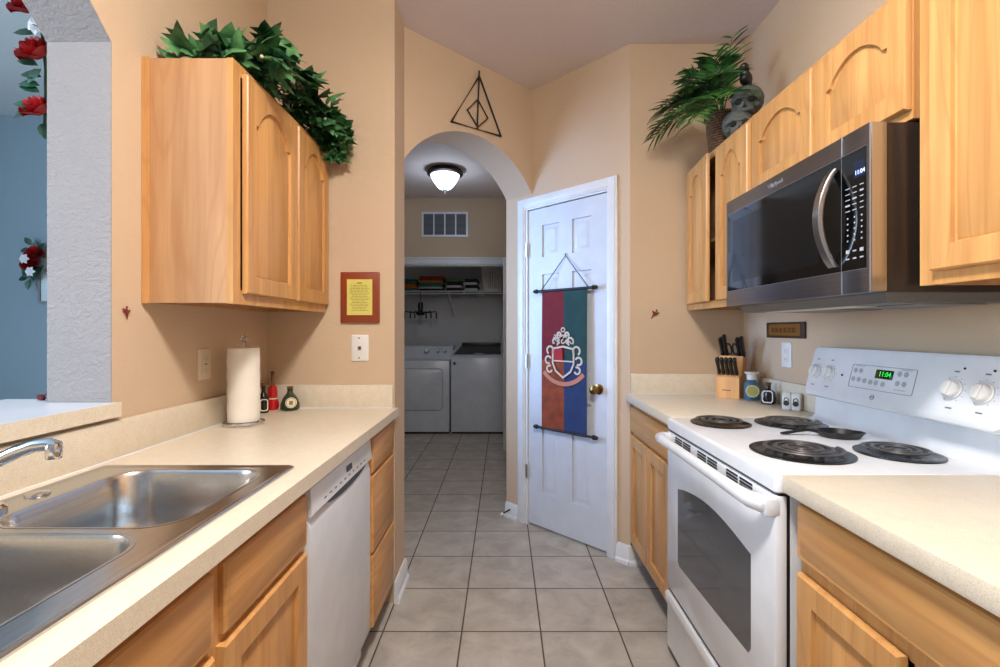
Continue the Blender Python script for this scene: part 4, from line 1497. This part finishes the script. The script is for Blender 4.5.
def rv(a=1.0):
    return Vector((R.uniform(-a, a), R.uniform(-a, a), R.uniform(-a, a)))


t = thing('ivy_plant', 'trailing green ivy lying along the top of the left oak cabinet', 'plant', (-0.92, 1.85, 2.10))
fol, st, dry = MB(), MB(), MB()
vines = []
for k in range(9):
    y_ = 1.50 + R.random() * 0.1
    x_ = -1.04 + 0.27 * k / 8
    pts = []
    z_ = 2.125
    n = 15
    for i in range(n):
        a = i / (n - 1)
        yy = 1.53 + 0.76 * a
        hump = 0.17 * sin(pi * min(1, a * 1.15 + 0.08)) ** 0.8
        zz = 2.115 + hump * R.uniform(0.25, 1.0)
        xx = x_ + 0.03 * sin(i * 1.3 + k)
        pts.append(Vector((xx, min(yy, 2.20), zz)))
    vines.append(pts)
for k in range(4):
    pts = []
    for i in range(7):
        a = i / 6
        pts.append(Vector((-0.80 + 0.06 * sin(a * 3) + 0.012 * k, 1.98 + 0.21 * a, 2.16 - 0.11 * a * a - 0.0 * k + 0.03 * sin(k + i))))
    vines.append(pts)
for pts in vines:
    st.tube(pts, 0.0032, 5)
    for p in pts:
        for _ in range(3):
            q = p + Vector((R.uniform(-.03, .03), R.uniform(-.035, .035), R.uniform(-.01, .04)))
            q.x = max(q.x, -1.03)
            q.y = max(min(q.y, 2.14), 1.53)
            q.x = min(q.x, -0.73)
            q.z = max(q.z, 2.135 if q.x < -0.79 else 2.04)
            dv = Vector((0.55 + R.uniform(-.6, .5), R.uniform(-.9, .5), R.uniform(-.45, .5)))
            nv = Vector((R.uniform(0, .8), R.uniform(-.9, .1), 0.6 + R.uniform(-.2, .5)))
            s_ = R.uniform(0.055, 0.088)
            ivy_leaf(fol, q, dv, nv, s_)
    for p in pts[::3]:
        for _ in range(1):
            q = p + rv(0.03)
            q.z = max(q.z, 2.11) if q.x < -0.82 else q.z
            dry.ball(q, 0.006, n=6, m=4)
# a few bold leaves over the near edge
for y_, x_, z_ in ((1.53, -1.035, 2.13), (1.52, -1.02, 2.16)):
    ivy_leaf(fol, Vector((x_, y_, z_)), Vector((-0.5, -0.45, 0.35)), Vector((0.2, -0.8, 0.6)), 0.062)
for y_, x_, z_, s_ in ((1.52, -1.0, 2.125, .08), (1.54, -0.95, 2.17, .095), (1.56, -0.90, 2.20, .10), (1.62, -0.86, 2.25, .09), (1.53, -0.95, 2.13, .085), (1.55, -0.88, 2.14, .10), (1.7, -0.86, 2.27, .09), (1.56, -0.92, 2.14, .09)):
    ivy_leaf(fol, Vector((x_, y_, z_)), Vector((0.5, -0.5, 0.35)) + rv(.3), Vector((0.3, -0.8, 0.5)), s_)
part('stems', st, plain('vine_stem', (60, 70, 40), 0.7), t)
part('leaves', fol, GREEN, t)
part('dried_sprigs', dry, STRAW, t, kind='stuff')

# palm
pc = Vector((1.055, 2.30, 2.1205))
t = thing('potted_palm', 'green artificial palm in a wicker pot on top of the far right cabinet', 'plant', pc)
part('pot', MB().lathe([(0.056, 0), (0.060, 0.004), (0.074, 0.165), (0.080, 0.170), (0.080, 0.182), (0.072, 0.182), (0.068, 0.165), (0.001, 0.16)], pc, 28), WICK, t)
part('soil', MB().lathe([(0.068, 0.1655), (0.05, 0.172), (0.001, 0.175)], pc, 20), plain('dark_moss', (40, 46, 28), 0.95), t)


def frond(base, hd, ln, up_, droop, nl=13, ll=0.13, mat_=PALM):
    mb = MB()
    pts = []
    n = 12
    for i in range(n + 1):
        a = i / n
        pts.append(base + hd * (ln * a * (0.75 + 0.25 * a)) + Vector((0, 0, up_ * ln * a - droop * ln * a * a)))
    mb.tube(pts, [0.004 * (1 - 0.7 * i / n) for i in range(n + 1)], 6)
    for k in range(nl):
        a = 0.28 + 0.72 * k / (nl - 1)
        i = min(int(a * n), n - 1)
        fr = a * n - i
        p = pts[i].lerp(pts[i + 1], fr)
        tg = (pts[i + 1] - pts[i]).normalized()
        sd = tg.cross(Vector((0, 0, 1)))
        if sd.length < 0.05:
            sd = Vector((1, 0, 0))
        sd.normalize()
        nn = sd.cross(tg).normalized()
        for q in (-1, 1):
            L = ll * (0.65 + 0.5 * sin(pi * min(1, (a - .2) * 1.15))) * R.uniform(0.85, 1.1)
            dv = (tg * 0.75 + sd * q * 0.8 + nn * 0.1 + rv(0.1)).normalized()
            wv = dv.cross(nn).normalized()
            vs = []
            for f_, w_, dz in ((0, 0.15, 0), (0.25, 1, -0.01), (0.6, 0.9, -0.08), (0.85, 0.5, -0.18), (1.0, 0.03, -0.26)):
                c_ = p + dv * L * f_ + Vector((0, 0, dz * L))
                vs += [c_ - wv * 0.0060 * w_, c_ + nn * 0.002 * w_, c_ + wv * 0.0060 * w_]
            fs = []
            for j in range(4):
                fs += [(3 * j, 3 * j + 1, 3 * j + 4, 3 * j + 3), (3 * j + 1, 3 * j + 2, 3 * j + 5, 3 * j + 4)]
            mb.add(vs, fs)
    # keep clear of walls and ceiling
    for v in mb.v:
        v.x = min(v.x, XR - 0.01)
        v.y = min(v.y, YR - 0.01)
        v.z = min(v.z, ZC - 0.02)
    return part('frond', mb, mat_, t)


top = pc + Vector((0, 0, 0.168))
fr_ = [(-0.75, -0.75, 0.26, 0.6, 1.0)]
frond(top, Vector((0.22, 0.20, 0)), 0.40, 1.22, 0.12, 8, 0.13)
for k in range(17):
    a = radians(145 + 112 * ((k * 7) % 17) / 16)
    tier = k % 3
    fr_.append((cos(a) * (0.95, 0.85, 0.55)[tier], sin(a) * (0.95, 0.8, 0.55)[tier], R.uniform(0.24, 0.31), (0.85, 1.1, 1.3)[tier], (0.88, 0.8, 0.55)[tier]))
for hx_, hy_, ln, up_, dr_ in fr_:
    frond(top + Vector((hx_, hy_, 0)) * 0.03, Vector((hx_, hy_, 0)), ln, up_, dr_, 12, 0.125)

# skull stack with a black bird


def skull(c, s, M):
    mb = MB()
    mb.ball((0, 0.1, 0.55), 0.52, 0.62, 0.50, 18, 12)
    mb.ball((0, -0.30, 0.26), 0.34, 0.26, 0.30, 14, 10)
    mb.box(-0.26, 0.26, -0.52, -0.1, -0.02, 0.16, 0.06, 3)
    mb.tube([(-0.42, -0.36, 0.42), (-0.2, -0.50, 0.52), (0, -0.50, 0.46), (0.2, -0.50, 0.52), (0.42, -0.36, 0.42)], 0.09, 8)
    for k in (-1, 1):
        mb.ball((0.34 * k, -0.32, 0.18), 0.12, 0.14, 0.08, 10, 6)
    mb.xf(M)
    dk = MB()
    for k in (-1, 1):
        dk.ball((0.185 * k, -0.50, 0.33), 0.125, 0.09, 0.105, 12, 8)
    dk.prism([(-0.06, 0.10), (0.06, 0.10), (0, 0.25)], 'y', -0.60, -0.45)
    for k in range(7):
        dk.box(-0.215 + 0.07 * k, -0.205 + 0.07 * k, -0.535, -0.5, 0.0, 0.12)
    dk.xf(M)
    return mb, dk


sc_ = Vector((1.06, 2.11, 2.1208))
t = thing('skull_stack', 'stack of two mossy grey skulls on the far right cabinet beside the palm', 'ornament', sc_)
for (dx, dy, dz, rz, s) in ((-0.018, 0.01, 0.003, -0.35, 0.122), (0.02, 0.0, 0.098, -0.6, 0.128)):
    M = Matrix.Translation(sc_ + Vector((dx, dy, dz))) @ Matrix.Rotation(rz, 4, 'Z') @ Matrix.Scale(s, 4)
    a, b = skull(None, s, M)
    sk = part('skull', a, SKULL, t)
    part('sockets', b, plain('dark_socket', (26, 27, 28), 0.9) if 'dark_socket' not in bpy.data.materials else bpy.data.materials['dark_socket'], sk)
BM = Matrix.Translation(sc_ + Vector((0.02, 0.01, 0.098 + 0.134))) @ Matrix.Rotation(-0.7, 4, 'Z')
mb = MB()
mb.ball((0, 0.0, 0.035), 0.026, 0.040, 0.030, 14, 10)
mb.ball((0, -0.03, 0.072), 0.019, 0.021, 0.020, 12, 8)
mb.tube([(0, -0.018, 0.045), (0, -0.028, 0.066)], [0.022, 0.016], 10)
mb.tube([(0, 0.03, 0.035), (0, 0.075, 0.015)], [0.018, 0.008], 8, flat=0.5)
mb.xf(BM)
t = thing('bird_figurine', 'small black bird figure perched on the skull stack beside the palm', 'figurine', BM @ Vector((0, 0, 0)))
part('body', mb, BLACK, t)
part('beak', MB().tube([(0, -0.046, 0.071), (0, -0.070, 0.064)], [0.008, 0.001], 8).xf(BM), GREYP, t)
for k in (-1, 1):
    part('foot', MB().tube([(0.010 * k, 0.0, 0.012), (0.010 * k, 0.0, 0.001), (0.010 * k, -0.015, 0.001)], 0.0025, 6).xf(BM), BLACK, t)

# ------------------------------------------------------------------ roses seen through the pass-through


def rose(mb, c, r, ax):
    ax = ax.normalized()
    sx = ax.orthogonal().normalized()
    sy = ax.cross(sx)
    M = frame_m(c, sx, sy, ax)
    for layer, (rad, tilt, n, ht) in enumerate(((0.20, 0.10, 3, 1.05), (0.40, 0.22, 4, 1.02), (0.60, 0.40, 5, 0.95), (0.78, 0.70, 5, 0.80))):
        for k in range(n):
            a0 = 2 * pi * k / n + layer * 0.6
            vs, fs = [], []
            for i in range(6):
                for j in range(5):
                    uu = (i / 5 - 0.5)
                    vv = j / 4
                    aa = a0 + uu * (2 * pi / n) * 1.35
                    rr = r * rad * (0.30 + 0.70 * sin(min(1, vv * 0.9 + 0.1) * pi / 2)) + r * tilt * 0.30 * vv * vv
                    zz = r * ht * (vv - 0.25 * vv * vv * tilt) * (1 - 0.55 * (2 * uu) ** 2 * vv)
                    vs.append((rr * cos(aa), rr * sin(aa), zz - r * 0.3))
            for i in range(5):
                for j in range(4):
                    a = i * 5 + j
                    fs.append((a, a + 1, a + 6, a + 5))
            mb.add(vs, fs, M)


def leaf(mb, c, dv, nv, L, wd):
    dv = dv.normalized()
    sd = dv.cross(nv).normalized()
    nn = sd.cross(dv)
    vs = []
    for f_, w_ in ((0, 0.05), (0.2, 0.7), (0.45, 1), (0.7, 0.75), (0.9, 0.3), (1, 0.02)):
        p = c + dv * L * f_ - nn * L * 0.18 * f_ * f_
        vs += [p - sd * wd * w_ + nn * wd * 0.25 * w_, p, p + sd * wd * w_ + nn * wd * 0.25 * w_]
    fs = []
    for j in range(5):
        fs += [(3 * j, 3 * j + 1, 3 * j + 4, 3 * j + 3), (3 * j + 1, 3 * j + 2, 3 * j + 5, 3 * j + 4)]
    mb.add(vs, fs)


t = thing('rose_garland', 'garland of red artificial roses hanging at the upper left edge of the pass-through', 'garland', (-1.335, 1.38, 1.84))
st, lv = MB(), MB()
ctr = [(-1.335, 1.385, 1.865), (-1.332, 1.385, 1.95), (-1.332, 1.385, 2.03), (-1.335, 1.38, 2.11), (-1.345, 1.37, 2.24)]
st.tube(ctr, 0.004, 6)
for (x_, y_, z_, r) in ((-1.345, 1.375, 1.908, 0.044), (-1.350, 1.375, 2.072, 0.050), (-1.362, 1.36, 2.195, 0.046)):
    mb = MB()
    rose(mb, Vector((x_, y_, z_)), r, Vector((-0.15, -0.75, 0.55)))
    part('rose', mb, RED, t)
mb = MB()
for k in range(7):
    a = 2 * pi * k / 7
    leaf(mb, Vector((-1.325, 1.345, 2.135)), Vector((cos(a), 0.1, sin(a))), Vector((0.2, -1, 0)), 0.03, 0.010)
part('white_flower', mb, PETW, t)
for (x_, y_, z_, dx, dz) in ((-1.35, 1.37, 1.91, -1, 0.25), (-1.36, 1.37, 1.90, -1, -0.4), (-1.34, 1.375, 1.975, -1, 0.12), (-1.34, 1.375, 1.955, -0.9, 0.35), (-1.335, 1.375, 2.0, -1, 0.15),
                             (-1.33, 1.37, 2.02, -0.7, -0.8), (-1.34, 1.37, 2.03, -1, 0.3), (-1.35, 1.37, 2.12, -1, 0.1), (-1.365, 1.36, 2.23, -1, 0.5), (-1.34, 1.36, 2.15, 0.6, -0.3), (-1.33, 1.38, 1.87, 0.2, -0.6)):
    leaf(lv, Vector((x_, y_, z_)), Vector((dx, -0.25, dz)), Vector((0.3, -1, 0.5)), 0.056, 0.016)
part('stem', st, plain('garland_stem', (30, 70, 40), 0.7), t)
part('leaves', lv, ROSEL, t)

# picture with a small wreath on the far dining wall
t = thing('framed_picture', 'white framed picture on the blue-grey far wall beyond the pass-through', 'picture frame', (-3.05, 3.29, 1.44))
part('frame', MB().holed([(-3.205, 1.455), (-2.86, 1.455), (-2.86, 1.78), (-3.205, 1.78)], [[(-3.192, 1.468), (-2.873, 1.468), (-2.873, 1.767), (-3.192, 1.767)]], 'y', 3.275, 3.298), GREYP, t)
part('picture', MB().box(-3.193, -2.872, 3.285, 3.297, 1.467, 1.768), plain('pale_print', (205, 222, 232), 0.5), t)
part('drawing', MB().tube([(-3.13 + 0.03 * sin(k * .5), 3.284, 1.58 + 0.012 * k) for k in range(10)], 0.006, 6), GREYP, t)
t = thing('flower_spray', 'spray of red roses and leaves across the corner of the white framed picture', 'flowers', (-3.22, 3.26, 1.60))
mb = MB()
rose(mb, Vector((-3.215, 3.235, 1.715)), 0.056, Vector((0.1, -1, 0.4)))
part('rose', mb, RED, t)
mb = MB()
rose(mb, Vector((-3.18, 3.235, 1.785)), 0.058, Vector((0.2, -1, 0.4)))
part('rose', mb, RED, t)
lv = MB()
for k in range(26):
    a = R.uniform(0, 2 * pi)
    c_ = Vector((-3.225 + R.uniform(-.02, .07), 3.25, 1.70 + R.uniform(-.09, .15)))
    leaf(lv, c_, Vector((cos(a) - 0.3, -0.3, sin(a))), Vector((0.2, -1, 0.2)), 0.072, 0.020)
part('leaves', lv, ROSEL, t)
for c_ in (Vector((-3.205, 3.18, 1.745)), Vector((-3.165, 3.18, 1.66))):
    mb = MB()
    for k in range(6):
        a = 2 * pi * k / 6
        leaf(mb, c_, Vector((cos(a), -0.1, sin(a))), Vector((0, -1, 0)), 0.035, 0.014)
    part('white_flower', mb, PETW, t)
# fallen petal on the ledge
mb = MB()
leaf(mb, Vector((-1.325, 1.368, 1.0675)), Vector((0.3, -0.1, 0.35)), Vector((0, -0.6, 0.8)), 0.032, 0.012)
leaf(mb, Vector((-1.315, 1.365, 1.0675)), Vector((-0.4, -0.1, 0.4)), Vector((0, -0.6, 0.8)), 0.026, 0.010)
for v in mb.v:
    v.z = max(v.z, 1.0668)
solo('rose_petal', mb, plain('dark_petal', (96, 14, 34), 0.6), 'dark red fallen petal on the far end of the pass-through ledge', 'petal')

# ------------------------------------------------------------------ hall light, vent, laundry
lx, ly = -0.565, 4.6
t = thing('ceiling_light', 'lit flush ceiling light with a frosted bowl in the laundry hall', 'ceiling light', (lx, ly, 2.60))
part('canopy', MB().lathe([(0.14, 2.819), (0.155, 2.812), (0.172, 2.785), (0.174, 2.772), (0.160, 2.765), (0.001, 2.764)], (lx, ly, 0), 36), plain('bronze', (52, 44, 42), 0.4, 0.7), t)
part('glass_bowl', MB().lathe([(0.140, 2.7635), (0.136, 2.745), (0.112, 2.70), (0.078, 2.655), (0.055, 2.634), (0.025, 2.627), (0.001, 2.626)], (lx, ly, 0), 36), BOWL, t)
part('finial', MB().lathe([(0.006, 2.6255), (0.022, 2.618), (0.016, 2.606), (0.006, 2.600), (0.008, 2.594), (0.001, 2.588)], (lx, ly, 0), 16), bpy.data.materials['bronze'], t)

t = thing('air_vent', 'white return air vent grille above the laundry closet opening', 'vent', (-0.69, YC, 2.36))
va, vb, vc, vd = -0.961, -0.418, 2.363, 2.657
fr = MB()
fr.holed([(va, vc), (vb, vc), (vb, vd), (va, vd)], [[(va + 0.022 + k * 0.1283, vc + 0.024), (va + 0.022 + k * 0.1283 + 0.114, vc + 0.024), (va + 0.022 + k * 0.1283 + 0.114, vd - 0.024), (va + 0.022 + k * 0.1283, vd - 0.024)] for k in range(4)], 'y', YC - 0.012, YC - 0.001)
part('frame', fr, TRIM, t)
sl = MB()
for k in range(18):
    zz = vc + 0.03 + k * 0.0135
    sl.box(va + 0.02, vb - 0.02, YC - 0.0085, YC - 0.0035, zz, zz + 0.006)
part('slats', sl, GREYP, t)
part('backing', MB().box(va + 0.02, vb - 0.02, YC - 0.003, YC - 0.0012, vc + 0.02, vd - 0.02), plain('vent_dark', (58, 62, 68), 0.8), t)

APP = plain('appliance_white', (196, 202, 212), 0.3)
# washer
t = thing('washing_machine', 'white top-load washer with a black lid in the laundry closet, right of the dryer', 'washing machine', (-0.32, 6.1, 0))
part('cabinet', MB().box(-0.640, 0.002, 5.80, 6.46, 0.025, 0.935, 0.008), APP, t)
mb = MB()
mb.prism([(5.805, 0.9355), (5.80, 0.95), (5.83, 0.965), (6.36, 1.050), (6.46, 1.05), (6.46, 0.9355)], 'x', -0.640, 0.002)
part('top_deck', mb, APP, t)
mb = MB()
mb.loft([[(x_, 5.83 + 0.53 * y_, 0.966 + 0.085 * y_ + dz) for x_, y_ in ((-0.605, 0.02), (-0.03, 0.02), (-0.045, 0.98), (-0.555, 0.98))] for dz in (0.0005, 0.016)])
part('lid', mb, BLACK, t, label='glossy black lid')
part('lid_handle', MB().box(-0.36, -0.25, 5.825, 5.845, 0.966, 0.988, 0.004), GREYP, t)
part('console', MB().box(-0.56, -0.04, 6.38, 6.46, 1.0505, 1.10, 0.01), BLACK, t)
part('badge', MB().lathe([(0.019, 0), (0.019, 0.003)], n=16, M=frame_m((-0.598, 5.7995, 0.862), (1, 0, 0), (0, 0, 1), (0, -1, 0))), plain('blue_badge', (60, 76, 110), 0.4), t)
part('base_gap', MB().box(-0.63, -0.01, 5.83, 6.44, 0, 0.0245), BLACK, t)
# dryer
t = thing('clothes_dryer', 'white front-load dryer at the left of the laundry closet', 'dryer', (-1.0, 6.1, 0))
part('cabinet', MB().box(-1.345, -0.660, 5.80, 6.46, 0.025, 0.895, 0.008), APP, t)
part('door', MB().loft([[(p[0], y_, p[1]) for p in rrect(-1.27 + k, -0.742 - k, 0.292 + k, 0.795 - k, 0.05, 6)] for k, y_ in ((0, 5.8), (0.0, 5.794), (0.008, 5.788))]), APP, t)
part('door_seam', MB().holed(rrect(-1.276, -0.736, 0.286, 0.801, 0.054, 6), [rrect(-1.27, -0.742, 0.292, 0.795, 0.05, 6)], 'y', 5.796, 5.7995), GREYP, t)
part('console', MB().prism([(6.22, 0.8955), (6.27, 1.055), (6.30, 1.065), (6.46, 1.065), (6.46, 0.8955)], 'x', -1.345, -0.660), APP, t)
kv, kn = Vector((0, 0.05, 0.16)).normalized(), Vector((0, -0.16, 0.05)).normalized()
for kx, r in ((-1.01, 0.034), (-0.855, 0.026), (-0.770, 0.026)):
    part('knob', MB().lathe([(r, 0.0005), (r, 0.012), (r * .8, 0.02), (0.001, 0.021)], n=18, M=frame_m((kx, 6.248, 0.985), (1, 0, 0), kv, kn)), CHROME, t)
part('base_gap', MB().box(-1.335, -0.67, 5.83, 6.44, 0, 0.0245), BLACK, t)

# wire shelf
t = thing('wire_shelf', 'white wire shelf across the laundry closet above the washer and dryer', 'shelf', (-0.8, 6.3, 1.75))
ws = MB()
ws.tube([(-1.69, 6.08, 1.765), (0.045, 6.08, 1.765)], 0.006, 6)
ws.tube([(-1.69, 6.08, 1.735), (0.045, 6.08, 1.735)], 0.004, 6)
ws.tube([(-1.69, 6.32, 1.762), (0.045, 6.32, 1.762)], 0.005, 6)
for k in range(58):
    ws.tube([(-1.68 + 0.03 * k, 6.08, 1.769), (-1.68 + 0.03 * k, 6.545, 1.769)], 0.0025, 4)
part('wires', ws, TRIM, t)
part('bracket', MB().tube([(-0.70, 6.09, 1.75), (-0.68, 6.54, 1.46)], 0.008, 6), TRIM, t)

zsft = 1.7718


def folded(name, label, x0, x1, cols_, hgt, group):
    o = thing(name, label, 'laundry', ((x0 + x1) / 2, 6.28, zsft), 0, group)
    n = len(cols_)
    for k, c_ in enumerate(cols_):
        zz = zsft + 0.0004 + k * hgt
        dx = R.uniform(-.012, .012)
        part('folded_layer', MB().box(x0 + dx + 0.012, x1 + dx - 0.012, 6.10 + R.uniform(0, .015), 6.44, zz, zz + hgt - 0.001, hgt * 0.42, 3), c_, o)
    return o


cg, co, cr_, cw, cb_, ct_ = cloth('cloth_green', (70, 110, 70)), cloth('cloth_orange', (200, 120, 50)), cloth('cloth_red', (150, 50, 40)), cloth('cloth_pale', (190, 196, 200)), cloth('cloth_black', (24, 26, 32)), cloth('cloth_teal', (50, 120, 120))
folded('folded_towels', 'folded teal and orange towels at the far left of the wire shelf', -1.30, -1.105, (ct_, co, co, cg, ct_), 0.032, 'folded laundry on the shelf')
folded('folded_towels', 'folded stack striped red, green and orange on the wire shelf', -1.095, -0.76, (cb_, cw, ct_, cg, co, cr_, cr_), 0.027, 'folded laundry on the shelf')
folded('folded_towels', 'small dark and pale folded bundle on the wire shelf', -0.75, -0.53, (cb_, cw, cb_, cg), 0.038, 'folded laundry on the shelf')
folded('folded_towels', 'pale blue and black folded bundle beside the laundry basket', -0.515, -0.315, (cw, cb_, cw, cb_), 0.038, 'folded laundry on the shelf')
# laundry basket
t = thing('laundry_basket', 'white slotted plastic laundry basket on the wire shelf', 'basket', (-0.145, 6.27, zsft))
mb = MB()
bx_, by_ = -0.142, 6.27
n = 26
for k in range(n):
    a = 2 * pi * k / n
    p0 = (bx_ + 0.115 * cos(a), by_ + 0.115 * sin(a), zsft + 0.03)
    p1 = (bx_ + 0.142 * cos(a), by_ + 0.142 * sin(a), zsft + 0.29)
    mb.tube([p0, p1], 0.0085, 6)
part('ribs', mb, WHITEP, t)
part('base', MB().lathe([(0.110, 0.0004), (0.116, 0.004), (0.119, 0.035), (0.113, 0.035), (0.108, 0.008), (0.001, 0.008)], (bx_, by_, zsft), 32), WHITEP, t)
part('rim', MB().lathe([(0.139, 0.285), (0.150, 0.288), (0.150, 0.318), (0.140, 0.322), (0.134, 0.318), (0.134, 0.288)], (bx_, by_, zsft), 32), WHITEP, t)
# hanging clip dryer
hx_, hy_, hz_ = -1.055, 6.055, 1.51
t = thing('clip_hanger', 'black clip hanger with spread arms hanging from the wire shelf', 'hanger', (hx_, hy_, hz_ - 0.11))
part('hook', MB().tube([(hx_, 6.086, 1.748), (hx_, 6.074, 1.780), (hx_, 6.060, 1.748), (hx_, hy_, 1.70), (hx_, hy_, hz_ + 0.1)], 0.004, 6), BLACK, t)
part('hub', MB().lathe([(0.03, 0.11), (0.034, 0.06), (0.03, 0.0), (0.06, -0.02), (0.05, -0.05), (0.001, -0.06)], (hx_, hy_, hz_), 14), BLACK, t)
for k in range(6):
    a = radians(12 + 60 * k)
    e_ = Vector((cos(a) * 0.205, sin(a) * 0.05 - (0.0), 0.005))
    c_ = Vector((hx_, hy_, hz_ - 0.01))
    am = part('arm', MB().tube([c_, c_ + e_ * 0.5 + Vector((0, 0, -0.012)), c_ + e_], 0.008, 6), BLACK, t)
    part('clip', MB().box(c_.x + e_.x - 0.010, c_.x + e_.x + 0.010, c_.y + e_.y - 0.006, c_.y + e_.y + 0.006, c_.z - 0.085, c_.z - 0.004, 0.003), BLACK, am)
# folded closet doors
t = thing('bifold_door', 'white folded closet door at the right of the laundry opening', 'door', (0.016, 5.2, 0.01))
for k in (0, 1):
    part('leaf', MB().box(-0.002 + 0.019 * k, 0.015 + 0.019 * k, 4.92, 5.54, 0.012, 2.02, 0.003), TRIM, t)
